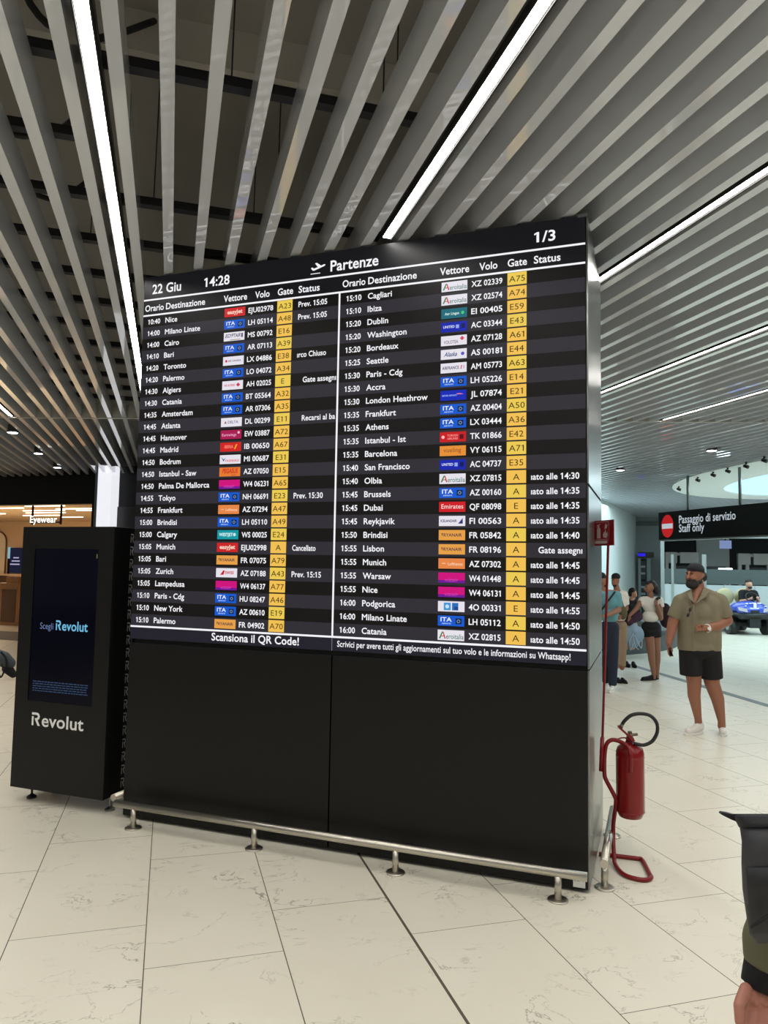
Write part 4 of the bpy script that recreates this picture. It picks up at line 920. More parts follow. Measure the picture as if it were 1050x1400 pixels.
def shoe(F, name, heel, toe, wpx, hpx, m, parent, sole=True):
    (hx_, hy, hd_), (tx, ty, td) = heel, toe
    a, b_ = F.q(hx_, hy, hd_), F.q(tx, ty, td)
    a.z = b_.z = 0
    d = (b_-a).normalized(); w_ = wpx*F.k; h = hpx*F.k; L = (b_-a).length
    z = lambda p, zz: p+Vector((0, 0, zz))
    pr = [('c', z(a+d*w_*.6, h*.55), w_*.62, z(b_-d*w_*.9, h*.36), w_*.62), ('c', z(a+d*w_*.6, h*.8), w_*.6, z(a+d*L*.42, h*.6), w_*.55)]
    s = blob(name, pr, .011, m, parent, 2, cuts=[(Vector((0, 0, .018)), DNV)])
    if sole:
        mb = MB(); n_ = Vector((-d.y, d.x, 0)); prof = []
        for i in range(24):
            t = 2*math.pi*i/24; u_ = math.cos(t); v_ = math.sin(t)
            prof.append(a+d*(L*.5+u_*L*.52)+n_*(v_*w_*(.68+.06*u_)*(1-.15*abs(u_)**4)))
        lo = [mb.bm.verts.new(z(p, .003)) for p in prof]; hi = [mb.bm.verts.new(z(p, .024)) for p in prof]
        k = mb.mi(m_sole if m is m_shoe else m)
        mb.bm.faces.new(lo[::-1]).material_index = k; mb.bm.faces.new(hi).material_index = k
        for i in range(24): mb.bm.faces.new((lo[i-1], lo[i], hi[i], hi[i-1])).material_index = k
        part('sole', mb, s)
    return s

# ---- the bearded man
F = Fig(7.85)
man = thing('person', F.base(966, 1004), 'bearded person in olive shirt and black shorts wearing a backward dark cap', 'person')
body = [F.e(950.5, 784, 10, 11.5, 12.5), F.e(945.8, 791, 8.2, 8.5, 10.5, -.03), *F.c((942.2, 784, 1.3, -.105), (940.6, 789.6, 1.9, -.118)), F.e(941.5, 790.3, 2.3, 1.6, 1.3, -.112), F.e(943, 782.6, 6.5, 4, 1.6, -.068), F.e(942.2, 788.5, 5.5, 3, 2.6, -.07),
        F.e(961, 786.5, 1.5, 2.8, 3.6, .0, .5), *F.c((953.5, 796, 8.0, .01), (955.5, 811, 8.2, .025)), F.e(944.8, 794.6, 2.8, 1.5, .9, -.1),
        *F.c((937, 823.5, 7), (976, 822.5, 7)), F.e(956, 835, 22, 15, 19), F.e(956, 865, 26, 18, 24), F.e(956.5, 888, 25, 17, 13),
        *F.c((931, 824, 7.2), (921, 846, 6.9), (918.5, 859, 6.8, -.02), (914.6, 879, 4.2, -.07)),
        *F.c((983, 823.5, 8), (993.5, 848, 8.0, .01), (981, 855, 7.2, -.09), (966, 859, 4.5, -.17)),
        *F.c((944, 890, 14), (949, 931, 9.6), (948.8, 950, 8.4, .02), (954.5, 983, 4.8, .02), (955, 990, 5, .02)),
        *F.c((968, 890, 14.5), (973.5, 934, 10), (981, 955, 8.6, .0), (986.6, 986, 5, -.01), (986.6, 993, 5.2, -.01)),
        *F.c((953, 808, 6, -.045), (950.5, 817, 5, -.085), (949.5, 824, 2.5, -.14))]
# hand with the phone, hanging
body += [F.e(914.6, 885.5, 2.6, 3.6, 5.4, -.075)]
fingers(F, [[(913.2, 889, -.11), (913.6, 893.4, -.115), (915.6, 896.6, -.1)], [(913.6, 889.6, -.09), (914, 894.4, -.095), (916.4, 897.8, -.085)], [(914.6, 889.6, -.07), (915.2, 894.4, -.072), (917.2, 897.4, -.065)], [(915.8, 889, -.052), (916.6, 893, -.05), (918, 895.4, -.05)],
            [(916.6, 883, -.105), (919, 886.8, -.12), (919.4, 890.6, -.118)]], 1.15, body)
# hand before the belly, fingers curled
body += [F.e(960, 858.6, 4.8, 3.2, 4.2, -.2)]
fingers(F, [[(956, 855.6, -.215), (952.2, 855.4, -.235), (951.6, 857.6, -.25), (954.4, 858.2, -.255)], [(955.8, 857.8, -.222), (951.6, 857.9, -.24), (951.2, 860, -.252), (954, 860.2, -.256)], [(956, 859.8, -.22), (952.2, 860.2, -.236), (952, 862, -.247), (954.6, 862, -.25)], [(956.8, 861.6, -.212), (953.6, 862.2, -.226), (953.8, 863.6, -.235)],
            [(961.5, 855.4, -.225), (957.8, 853.9, -.245), (954.2, 854.4, -.25)]], 1.2, body)
blob('body', body, .0075, sk1, man, 2)
shirt = [*F.c((932, 821.5, 9.5), (949, 811.5, 7.5, .03)), *F.c((981.5, 820.5, 10), (963, 810.5, 7.5, .03)), *F.c((943, 828, 16), (943.5, 884, 16.6)), *F.c((969, 828, 16.4), (968.8, 884, 16.6)), F.e(956, 836, 22, 18.5, 19), F.e(956, 862, 25, 21.5, 27), F.e(956, 884, 25, 19.5, 14),
         *F.c((930.5, 822, 10), (919.8, 844.5, 8.4), flat=True), *F.c((983.5, 822, 11), (991.3, 843, 11.2), flat=True)]
sh = blob('shirt', shirt, .011, m_linen, man, 6, cuts=[(F.q(956, 888.5), DNV)])
mb = MB(); mb.tube([F.q(948.8, 826, -.162), F.q(948, 845, -.178), F.q(947.5, 866, -.178), F.q(947.6, 887, -.165)], .004, m_linen, 6); part('placket', mb, sh)
for pts in (((944.5, 806.5, -.075), (938.5, 811.5, -.085), (942, 818.5, -.135), (948.6, 824, -.170), (947, 813, -.125)), ((961.5, 804.5, -.055), (969.5, 808.5, -.06), (966, 814.5, -.12), (951, 824.5, -.172), (957.5, 813.5, -.13))):
    mb = MB(); a = [F.q(*p) for p in pts]; off = -fw2*.012
    lo = [mb.bm.verts.new(p) for p in a]; hi = [mb.bm.verts.new(p+off) for p in a]; k = mb.mi(m_linen)
    mb.bm.faces.new(lo); mb.bm.faces.new(hi[::-1])
    for i in range(len(a)): mb.bm.faces.new((lo[i-1], lo[i], hi[i], hi[i-1]))
    part('collar', mb, sh)
blob('shorts', [F.e(956.5, 889, 27, 19, 13), *F.c((943.5, 890, 14.8), (944.5, 922.5, 14.4), flat=True), *F.c((970, 890, 15.2), (973, 927, 14.6), flat=True)], .011, m_blk, man, 2)
blob('cap', [F.e(951, 779.5, 11.6, 12.8, 10.2), *F.c((958, 783, 3, .06), (965, 784.6, 1.5, .14))], .008, m_cap, man, 2, cuts=[(F.q(946, 780.2), (Vector((0, 0, -1))-rt2*.18).normalized())])
blob('hair', [F.e(962, 788.5, 4.6, 5.5, 7, .07), F.e(957, 786, 5, 6, 7, .07)], .008, m_hair, man, 2)
blob('beard', [F.e(946.4, 798.4, 8.8, 7.6, 7.0, -.055), *F.c((958.4, 787, 1.9, -.03), (956, 795, 4.4, -.03)), *F.c((940.4, 793.2, 1.0, -.095), (943.6, 792.6, 1.2, -.112), (948.6, 794, 1.6, -.1)), *F.c((949, 793.4, 2.0, -.1), (951.5, 797, 4, -.06)), *F.c((939.5, 793, 1.2, -.085), (940.8, 797, 2.4, -.085))], .007, m_hair, man, 2)
blob('eyebrow', [*F.c((937.8, 782.4, .55, -.094), (940.6, 781.5, .8, -.108))], .004, m_hair, man, 1); blob('eyebrow', [*F.c((944.2, 781.3, .8, -.106), (949.4, 781.2, .6, -.086))], .004, m_hair, man, 1)
for x, d in ((939.4, -.103), (946, -.1)): blob('eye', [F.e(x, 784.2, 1.35, .8, .75, d)], .0035, m_eye, man, 0)
shoe(F, 'shoe', (961, 995.5, .03), (936, 1000.5, -.1), 7.6, 15, m_shoe, man); shoe(F, 'shoe', (986.8, 995, .08), (989.2, 1007, -.13), 7.8, 15, m_shoe, man)
mb = MB(); a, b_ = F.q(915.4, 886, -.115), F.q(918.6, 897, -.095); d = (b_-a).normalized(); s = fw2*.036; n_ = d.cross(fw2).normalized()*.004
mb.hexa([a-s-n_, b_-s-n_, b_+s-n_, a+s-n_, a-s+n_, b_-s+n_, b_+s+n_, a+s+n_], G('phone_black', (14, 14, 16), .15)); single('smartphone', mb, 'dark smartphone held low in the hanging hand of the bearded person', 'phone', a, bevel=.002)
wt = thing('wristwatch', F.q(966.5, 859, -.165), 'white wristwatch on the bent forearm of the bearded person', 'watch')
mb = MB(); a, b_ = F.q(968.2, 858.6, -.155), F.q(965, 859.4, -.178); d = (b_-a).normalized(); o1 = d.orthogonal().normalized(); o2 = d.cross(o1)
mb.tube([a+(b_-a)*.5+(o1*math.cos(t)+o2*math.sin(t))*5.2*F.k for t in [2*math.pi*i/20 for i in range(20)]], .007, m_sole, 8, closed=True); part('band', mb, wt)
mb = MB(); c = (a+b_)/2-fw2*5.4*F.k; mb.tube([c, c-fw2*.01], .016, m_sole, 14); part('dial', mb, wt)
sg = thing('sunglasses', F.q(941.5, 838, -.2), 'dark sunglasses hung folded on the front of the olive shirt', 'sunglasses')
for x, y in ((943.6, 833.6), (940.6, 841)):
    blob('lens', [F.e(x, y, 2.0, 1.0, 3.0, -.2, 0, .3)], .005, m_rubber, sg, 1)
mb = MB(); mb.tube([F.q(946, 829.5, -.2), F.q(943, 836, -.213), F.q(940, 843.6, -.2)], .003, m_rubber, 6); part('frame', mb, sg)

# ---- the woman with the backpack
F = Fig(11.6)
wo = thing('person', F.base(892, 931), 'dark-haired person in white top and black shorts with jackets over one arm', 'person')
body = [F.e(888.5, 801.8, 5.4, 6, 7.2), F.e(885.6, 804.6, 4.2, 4.8, 5.6, -.02), *F.c((882, 803, .7, -.05), (880.9, 805.6, 1.0, -.055)), *F.c((889, 809, 3.4), (890, 817, 3.8)),
        *F.c((879, 819.5, 4), (900, 820, 4)), F.e(889, 827, 10, 7.5, 10.5), F.e(889.3, 844, 10, 7.5, 9), F.e(890, 857, 12, 9, 8),
        *F.c((878, 820, 4), (869.5, 833, 3.2, -.1), (861.5, 841, 2.2, -.2)), F.e(860, 843.6, 2, 2, 2.6, -.21),
        *F.c((901.5, 820, 4.2), (903, 845, 3.7, -.03), (898.6, 827.5, 2.4, -.17)), F.e(897.4, 823.5, 2.2, 2.2, 2.8, -.18),
        *F.c((886, 860, 7.2), (890, 888, 5.3, -.04), (891, 902, 4.6, -.02), (893.8, 921, 2.9, -.02), (893.8, 926, 3, -.02)), *F.c((895, 860, 7.2, .08), (897.6, 888, 5.4, .06), (898.2, 902, 4.7, .08), (898, 921, 2.9, .08), (898, 925, 3, .08))]
fingers(F, [[(859, 845.4, -.22), (858.2, 848, -.225), (858.6, 850, -.22)], [(860, 845.8, -.215), (859.4, 848.6, -.22), (859.6, 850.8, -.215)], [(861, 845.8, -.21), (860.8, 848.4, -.212), (861, 850.6, -.21)], [(862, 845.2, -.2), (862.2, 847.4, -.2), (862.4, 849, -.2)], [(861.6, 842.6, -.235), (863.2, 845, -.25), (863.4, 847, -.25)]], .72, body)
fingers(F, [[(896, 821.8, -.2), (894.6, 822.4, -.215), (895, 824, -.225)], [(896, 823.4, -.2), (894.4, 824, -.215), (894.8, 825.4, -.225)], [(896.2, 825, -.198), (894.8, 825.6, -.21), (895.2, 826.8, -.22)], [(896.8, 826.4, -.19), (895.6, 827, -.2), (895.8, 827.8, -.208)], [(898.2, 821.4, -.2), (896.8, 819.6, -.21), (895.4, 819.6, -.215)]], .75, body)
blob('body', body, .0095, sk2, wo, 2)
blob('hair', [F.e(890.6, 799.4, 6.6, 6.8, 6.4, .02), F.e(895.5, 804.5, 5, 5, 6.6, .03), F.e(898, 808.5, 3.6, 4, 5.2, .03), *F.c((885, 797, 2.2, -.03), (891, 795.4, 2.4, -.02))], .01, m_hair, wo, 2)
blob('eye', [F.e(883.6, 802.4, .9, .6, .5, -.063)], .005, m_eye, wo, 0); blob('mouth', [F.e(882.8, 808, 1.2, .6, .5, -.055)], .005, G('lip', (140, 70, 66), .5), wo, 0)
blob('top', [*F.c((880, 819.5, 4.4), (899, 820, 4.4)), F.e(889, 827, 11.3, 9, 10.4), F.e(889.3, 843, 11.2, 9, 9), *F.c((877.6, 820.5, 4.8), (874.6, 827, 4.4, -.04), flat=True), *F.c((902, 820.5, 5), (903.4, 830, 4.8), flat=True)], .011, m_tee, wo, 2, cuts=[(F.q(889, 851), DNV)])
blob('shorts', [F.e(890, 856, 13, 10.5, 7.5), F.e(890.5, 863, 13, 10.8, 7.5), *F.c((885.4, 858, 8.2), (886.6, 870, 8), flat=True), *F.c((895.4, 858, 8.4, .06), (896, 870.5, 8.2, .06), flat=True)], .012, m_blk, wo, 2)
shoe(F, 'shoe', (897, 927, .0), (876, 928, -.1), 4.2, 7.5, m_blk, wo); shoe(F, 'shoe', (900.5, 927, .1), (884, 931, -.02), 4.2, 7.5, m_blk, wo)
m_mar = G('maroon_cloth', (40, 20, 26), .85, bump=.2, scale=12)
bp = thing('backpack', F.q(910, 840, .15), 'dark maroon backpack on the back of the person in the white top', 'backpack')
blob('bag', [F.e(909.5, 840, 9, 9, 16, .2), F.e(911, 848, 8.5, 9, 11, .2)], .014, m_mar, bp, 3)
mb = MB(); mb.tube(spline([F.q(904, 819, .02), F.q(900, 817.6, -.06), F.q(897, 822, -.13), F.q(898.5, 832, -.13), F.q(903, 846, .0)], 5), .022, m_blk, 8); part('strap', mb, bp)
blob('jacket', [F.e(867, 846, 9.5, 5.5, 5.5, -.16, 0, -.5), F.e(872, 843, 7, 5, 6.5, -.14), F.e(861, 851, 6, 5, 5, -.18)], .012, G('purple_cloth', (62, 36, 56), .85, bump=.4, scale=10), None, 3)
o = COL.objects[-1]; tag(o, 'purple jacket draped over the forearm of the person in the white top', 'jacket')
jk = thing('jacket', F.q(866, 872, -.2), 'light blue puffy jacket with hanging cords below the purple jacket', 'jacket')
m_lb = G('light_blue_nylon', (136, 164, 186), .6, bump=.5, scale=9)
blob('bundle', [F.e(861, 868, 9.5, 5, 12, -.2, 0, .15), F.e(871, 867, 9.5, 5, 11.5, -.2, 0, -.2), F.e(866, 877, 9, 5, 9, -.2), *F.c((864, 852, 3.5, -.18), (866, 862, 6, -.2))], .012, m_lb, jk, 3)
for pts in (((866, 866, -.275), (861, 876, -.275), (862, 889, -.25), (866, 880, -.27)), ((867, 868, -.275), (873, 880, -.27), (877, 886, -.25), (878, 876, -.25)), ((865, 866, -.275), (868, 882, -.275), (873, 888, -.25))):
    mb = MB(); mb.tube(spline([F.q(*p) for p in pts], 5), .006, G('cord_pale', (176, 196, 210), .6), 6); part('cord', mb, jk)

# ---- the person in teal by the board, and the one behind
F = Fig(10.45)
te = thing('person', F.base(835, 945), 'person in teal shirt and dark jeans, half hidden behind the red sign pole', 'person')
body = [F.e(822.5, 793, 5.8, 6.8, 8), F.e(825.2, 796.5, 4, 5, 5.5, -.01), *F.c((828.6, 793.6, .8, -.02), (830, 796.4, 1.1, -.02)), *F.c((823, 800, 4.2), (826, 808, 4.8)), *F.c((820, 811, 5.5), (842, 812, 5.5)), F.e(832, 822, 11.5, 8.5, 14), F.e(833, 840, 10.5, 8, 11),
        *F.c((842.5, 813, 5.2), (845.5, 834, 4.2, -.02), (831, 841, 2.9, -.2)), F.e(828.5, 841.6, 3, 2.2, 2.6, -.22), *F.c((838, 855, 7.5, .03), (838, 895, 5, .03), (836.6, 937, 3.8, .03)), *F.c((829, 857, 7, .0), (829, 895, 5, .1), (828, 930, 3.8, .25))]
fingers(F, [[(826, 840.4, -.23), (823.6, 841.2, -.24)], [(826, 841.6, -.23), (823.4, 842.4, -.24)], [(826.2, 842.8, -.23), (824, 843.6, -.235)], [(826.6, 843.8, -.22), (824.8, 844.6, -.225)], [(829, 839.6, -.24), (826.6, 838.6, -.25)]], .8, body)
blob('body', body, .01, sk2, te, 2)
blob('cap', [F.e(822, 788, 6.4, 7.4, 6), *F.c((826, 790, 1.6, -.01), (832, 791, 1, -.01))], .01, m_cap, te, 2, cuts=[(F.q(822, 790.6), DNV)])
blob('beard', [F.e(827, 800.4, 2.6, 3.6, 2.6, -.02)], .009, m_hair, te, 1)
blob('shirt', [*F.c((820, 812, 6.2), (842, 813, 6.4)), F.e(832, 822, 13.2, 10, 14), F.e(833, 840, 12.8, 10, 13), *F.c((843, 814, 6.6), (845.6, 830, 6), flat=True)], .012, m_teal, te, 2, cuts=[(F.q(833, 851.5), DNV)])
blob('jeans', [F.e(833.5, 855, 12, 9.5, 8), *F.c((838, 857, 8.4, .03), (838.6, 895, 6.8, .03), (837.4, 937, 5.6, .03), flat=True), *F.c((829, 857, 8.4, .0), (829, 895, 6.8, .1), (828, 932, 5.6, .25), flat=True)], .013, m_jean, te, 2)
shoe(F, 'shoe', (839, 939, .06), (834, 946.5, -.14), 5.2, 9, m_shoe, te); shoe(F, 'shoe', (829, 932, .3), (824, 938, .1), 5.2, 9, m_shoe, te)
mb = MB(); mb.tube(spline([F.q(841, 809, -.08), F.q(834, 818, -.115), F.q(826, 829, -.115), F.q(821, 836, -.06)], 5), .012, m_blk, 8); tag(link('shoulder_strap', mb.mesh('shoulder_strap'), None, F.q(834, 818, -.1)), 'black shoulder strap crossing the chest of the person in teal', 'strap')
F = Fig(11.25)
p2 = thing('person', F.base(849, 915), 'person with dark cap and tan trousers standing behind the one in teal', 'person')
body = [F.e(841.4, 793.5, 5.2, 6, 7.4), F.e(840, 796.8, 3.8, 4.6, 5, -.02), *F.c((838, 794, .7, -.05), (837.4, 796.4, 1.0, -.055)), *F.c((842, 800, 3.8), (844, 808, 4.4)), *F.c((837, 812, 5), (853, 813, 5)), F.e(846, 822, 9.5, 7.5, 13), F.e(847, 840, 9, 7.5, 12),
        *F.c((853, 814, 4.8), (855.5, 832, 3.8), (849, 842, 2.8, -.15)), F.e(847, 843.4, 2.4, 2, 2.6, -.17), *F.c((850.5, 855, 6.5), (851, 885, 4.6), (850.5, 913, 3.4)), *F.c((844, 855, 6.5), (844, 885, 4.6), (843.5, 911, 3.4))]
fingers(F, [[(845.6, 844.6, -.18), (844, 846.4, -.19)], [(846.4, 845.2, -.18), (845, 847.4, -.19)], [(847.4, 845.4, -.175), (846.4, 847.6, -.18)], [(848.4, 845.2, -.17), (848, 847, -.175)], [(848, 841.6, -.19), (846, 841.4, -.21)]], .75, body)
blob('body', body, .011, sk1, p2, 2)
blob('cap', [F.e(842, 788.4, 6, 6.6, 5.2), *F.c((838, 790.4, 1.4, -.05), (834.5, 791.6, .9, -.09))], .01, m_cap, p2, 2, cuts=[(F.q(842, 791), DNV)])
blob('beard', [F.e(840.4, 800.4, 3, 3.6, 2.4, -.03)], .01, m_hair, p2, 1)
blob('shirt', [*F.c((837, 812, 5.6), (853, 813, 5.8)), F.e(846, 822, 10.8, 9, 13), F.e(847, 838, 10.4, 9, 13), *F.c((853.6, 815, 5.8), (855.4, 827, 5.2), flat=True)], .012, m_tee, p2, 2, cuts=[(F.q(847, 852), DNV)])
blob('trousers', [F.e(847, 855, 10.4, 8.4, 7), *F.c((850.6, 857, 7), (851, 885, 5.6), (850.6, 911, 4.8), flat=True), *F.c((844, 857, 7), (844, 885, 5.6), (843.6, 909, 4.8), flat=True)], .013, m_tan, p2, 2)
shoe(F, 'shoe', (849, 913.5, .05), (857.5, 917, -.08), 4.2, 6.5, m_blk, p2); shoe(F, 'shoe', (843, 911, .05), (850, 914, -.05), 4.2, 6.5, m_blk, p2)
blob('shoulder_bag', [F.e(852, 838, 5.6, 5, 9.5, -.14), *F.c((852, 828, 1, -.12), (849, 816, .8, -.11), (847, 809, .8, -.04))], .012, G('olive_canvas', (92, 84, 56), .85, bump=.3, scale=12), None, 2); tag(COL.objects[-1], 'olive shoulder bag hanging in front of the person with tan trousers', 'bag')

# ---- seated traveller on the curved bench
F = Fig(13.55)
se = thing('person', F.base(858, 890), 'person in black leaning forward on the curved grey bench by the white wall', 'person')
body = [F.e(866, 810.5, 4.2, 4.8, 5.6), F.e(868, 813, 3, 3.6, 4, -.03), *F.c((866, 815, 3), (863, 821, 3.4)), *F.c((856, 824, 4), (869, 824, 4)), F.e(862, 834, 8, 7, 11), F.e(861, 850, 8.5, 8, 8.5, .05),
        *F.c((869, 825, 3.6), (872, 840, 3, -.1), (866, 849, 2, -.28)), F.e(864.4, 850.4, 1.8, 1.8, 2, -.3), *F.c((858, 855, 5), (856, 859, 4.4, -.42), (856, 882, 3, -.36), (856, 886, 2.8, -.36)), *F.c((866, 855, 5), (865, 860, 4.4, -.42), (865, 882, 3, -.4), (865, 886, 2.8, -.4))]
fingers(F, [[(863, 850.2, -.31), (861.6, 851, -.32)], [(863, 851.2, -.31), (861.6, 852, -.32)], [(863.2, 852, -.31), (862, 853, -.315)], [(863.8, 852.4, -.305), (863, 853.6, -.31)], [(864.6, 849, -.31), (863.4, 848, -.325)]], .65, body)
blob('body', body, .013, sk3, se, 2)
blob('hair', [F.e(864.6, 807.6, 5, 5.4, 4.4, .01), F.e(862, 811, 3.2, 4.4, 5, .02)], .012, m_hair, se, 2)
blob('jacket', [*F.c((856, 824, 4.8), (869, 824, 4.8)), F.e(862, 834, 9.4, 8.4, 11), F.e(861, 848, 9.6, 9, 8, .05), *F.c((869.6, 825, 4.6), (872.4, 840, 4, -.1), (868, 847, 3.2, -.24), flat=True)], .014, m_cap, se, 2)
blob('trousers', [F.e(861, 853, 9.6, 9, 6, .05), *F.c((858, 855, 5.8), (856, 859, 5.2, -.42), (856, 876, 4.2, -.37), flat=True), *F.c((866, 855, 5.8), (865, 860, 5.2, -.42), (865, 877, 4.2, -.4), flat=True)], .014, m_tan, se, 2)
shoe(F, 'shoe', (856, 888, -.3), (860, 893, -.55), 4.0, 6, m_blk, se); shoe(F, 'shoe', (865, 888, -.34), (869, 892, -.6), 4.0, 6, m_blk, se)

# ---- the electric cart and its driver
DC = 19.9; F = Fig(DC); kc = F.k
ca = thing('electric_cart', F.base(1027, 868, .4), 'blue and black electric cart with a cream seat facing the camera', 'cart')
cb = F.base(1031, 868); Xc = lambda x, y, z: cb+rt2*x+fw2*y+Vector((0, 0, z))
m_blue = G('cart_blue', (52, 78, 190), .25, coat=.4); m_cartb = G('cart_black', (24, 28, 30), .5)
FRc = lambda *a: Xc(*a)
hood = blob('hood', [('e', Xc(0, .3, .72), (.5, .36, .2), 0, 0), ('e', Xc(0, .06, .66), (.43, .16, .17), 0, 0)], .018, m_blue, ca, 3)
blob('bumper', [('e', Xc(0, .22, .55), (.52, .4, .12), 0, 0), ('c', Xc(-.36, .0, .5), .07, Xc(.36, .0, .5), .07)], .018, m_cartb, ca, 3)
mb = MB()
def cbox(mb, x0, x1, y0, y1, z0, z1, m): mb.hexa([Xc(x0, y0, z0), Xc(x1, y0, z0), Xc(x1, y1, z0), Xc(x0, y1, z0), Xc(x0, y0, z1), Xc(x1, y0, z1), Xc(x1, y1, z1), Xc(x0, y1, z1)], m)
cbox(mb, -.14, .16, -.06, .1, .2, .46, m_cartb); cbox(mb, -.5, .5, .3, 2.2, .22, .34, m_cartb); cbox(mb, -.4, .4, .5, 2.2, .34, .5, m_cartb); part('chassis', mb, ca, bevel=.01)
for sx_ in (-1, 1):
    mb = MB(); a = Xc(sx_*.2, -.09, .69); 
    c = [Xc(sx_*.22, -.085, .63), Xc(sx_*.4, .0, .67), Xc(sx_*.42, .02, .76), Xc(sx_*.24, -.07, .72)]; e = -fw2*.05
    mb.hexa([c[0], c[1], c[1]+e, c[0]+e, c[3], c[2], c[2]+e, c[3]+e], LED((205, 225, 235), .8)); part('headlight', mb, ca)
    for y in (.28, 1.75):
        mb = MB(); mb.tube([Xc(sx_*.39, y, .215), Xc(sx_*.59, y, .215)], .213, m_rubber, 24); wl_ = part('wheel', mb, ca)
        mb = MB(); mb.tube([Xc(sx_*.585, y, .215), Xc(sx_*.6, y, .215)], .1, m_gpost, 16); part('hub', mb, wl_)
mb = MB(); cbox(mb, -.12, .1, -.115, -.09, .62, .68, m_cartb); part('plate', mb, ca)
mb = MB()
for x, z, a, b_ in ((0, .80, .035, .07), (-.02, .735, .12, .012), (-.18, .86, .03, .012), (.16, .87, .05, .012), (.02, .875, .05, .014), (-.25, .8, .02, .01), (.28, .79, .03, .01), (-.08, .865, .03, .012)):
    yy = .02 if z > .84 else -.06
    mb = MB(); cbox(mb, x-a, x+a, yy-.03, yy-.0, z-b_, z+b_, m_sole); part('hood_marking', mb, ca)
m_cream = G('cream_vinyl', (178, 170, 132), .5)
blob('seat_back', [('e', Xc(-.25, 1.15, 1.0), (.27, .14, .25), 0, 0)], .02, m_cream, ca, 2); blob('seat_back', [('e', Xc(.32, 1.2, 1.0), (.27, .14, .25), 0, 0)], .02, m_cream, ca, 2)
blob('seat', [('e', Xc(0, .95, .58), (.5, .3, .12), 0, 0)], .025, m_cream, ca, 2)
mb = MB(); mb.tube([Xc(-.55, 1.3, .5), Xc(-.55, 1.3, 1.12), Xc(-.36, 1.3, 1.12)], .028, m_cartb, 8); mb.tube([Xc(-.5, 1.28, .95), Xc(-.35, 1.28, .95)], .02, m_cartb, 8); part('arm_rail', mb, ca)
mb = MB(); mb.tube([Xc(.25, .3, .8), Xc(.27, .62, 1.0)], .02, m_cartb, 8); c = Xc(.27, .62, 1.0); mb.tube([c+(rt2*math.cos(t)+Vector((0, 0, .8))*math.sin(t)+fw2*.5*math.sin(t))*.17 for t in [2*math.pi*i/20 for i in range(20)]], .016, m_cartb, 6, closed=True); part('steering_wheel', mb, ca)
dr_ = thing('person', Xc(.3, .95, .7), 'dark-haired driver in a black shirt seated in the blue cart', 'person')
body = [('e', Xc(.29, .82, 1.385), (.082, .1, .115)), ('e', Xc(.29, .76, 1.35), (.066, .07, .085)), ('c', Xc(.29, .72, 1.375), .012, Xc(.29, .7, 1.345), .018), ('c', Xc(.29, .85, 1.27), .058, Xc(.29, .88, 1.2), .065), ('c', Xc(.12, .88, 1.13), .065, Xc(.46, .88, 1.13), .065), ('e', Xc(.29, .9, .98), (.17, .12, .22)), ('e', Xc(.29, .92, .76), (.17, .14, .13)),
        ('c', Xc(.1, .87, 1.12), .06, Xc(.05, .78, .88), .05), ('c', Xc(.05, .78, .88), .05, Xc(.17, .56, .95), .033), ('c', Xc(.48, .87, 1.12), .06, Xc(.53, .78, .9), .05), ('c', Xc(.53, .78, .9), .05, Xc(.4, .56, .98), .033), ('e', Xc(.19, .53, .97), (.035, .045, .04)), ('e', Xc(.38, .53, 1.0), (.035, .045, .04)),
        ('c', Xc(.2, .85, .74), .085, Xc(.2, .45, .74), .07), ('c', Xc(.2, .45, .74), .07, Xc(.2, .36, .44), .05), ('c', Xc(.38, .85, .74), .085, Xc(.38, .45, .74), .07), ('c', Xc(.38, .45, .74), .07, Xc(.38, .36, .44), .05)]
for hx_ in (.19, .38):
    for i in range(4): body.append(('c', Xc(hx_-.02, .5, .95+.018*i), .012, Xc(hx_+.02, .475, .955+.018*i), .01))
    body.append(('c', Xc(hx_, .5, 1.0), .013, Xc(hx_+.03, .48, 1.03), .011))
blob('body', body, .013, sk3, dr_, 2)
blob('hair', [('e', Xc(.29, .84, 1.45), (.092, .112, .075))], .013, m_hair, dr_, 2); blob('beard', [('e', Xc(.29, .745, 1.275), (.058, .055, .04))], .011, m_hair, dr_, 1)
blob('shirt', [('c', Xc(.12, .88, 1.13), .085, Xc(.46, .88, 1.13), .085), ('e', Xc(.29, .9, .98), (.2, .15, .24)), ('e', Xc(.29, .92, .8), (.2, .16, .14)), ('k', Xc(.1, .87, 1.12), .085, Xc(.06, .8, .92), .075), ('k', Xc(.48, .87, 1.12), .085, Xc(.52, .8, .94), .075)], .015, m_blk, dr_, 2)
blob('trousers', [('e', Xc(.29, .92, .75), (.19, .16, .13)), ('k', Xc(.2, .85, .74), .1, Xc(.2, .44, .74), .085), ('c', Xc(.2, .45, .74), .085, Xc(.2, .37, .46), .065), ('k', Xc(.38, .85, .74), .1, Xc(.38, .44, .74), .085), ('c', Xc(.38, .45, .74), .085, Xc(.38, .37, .46), .065)], .015, m_jean, dr_, 2)

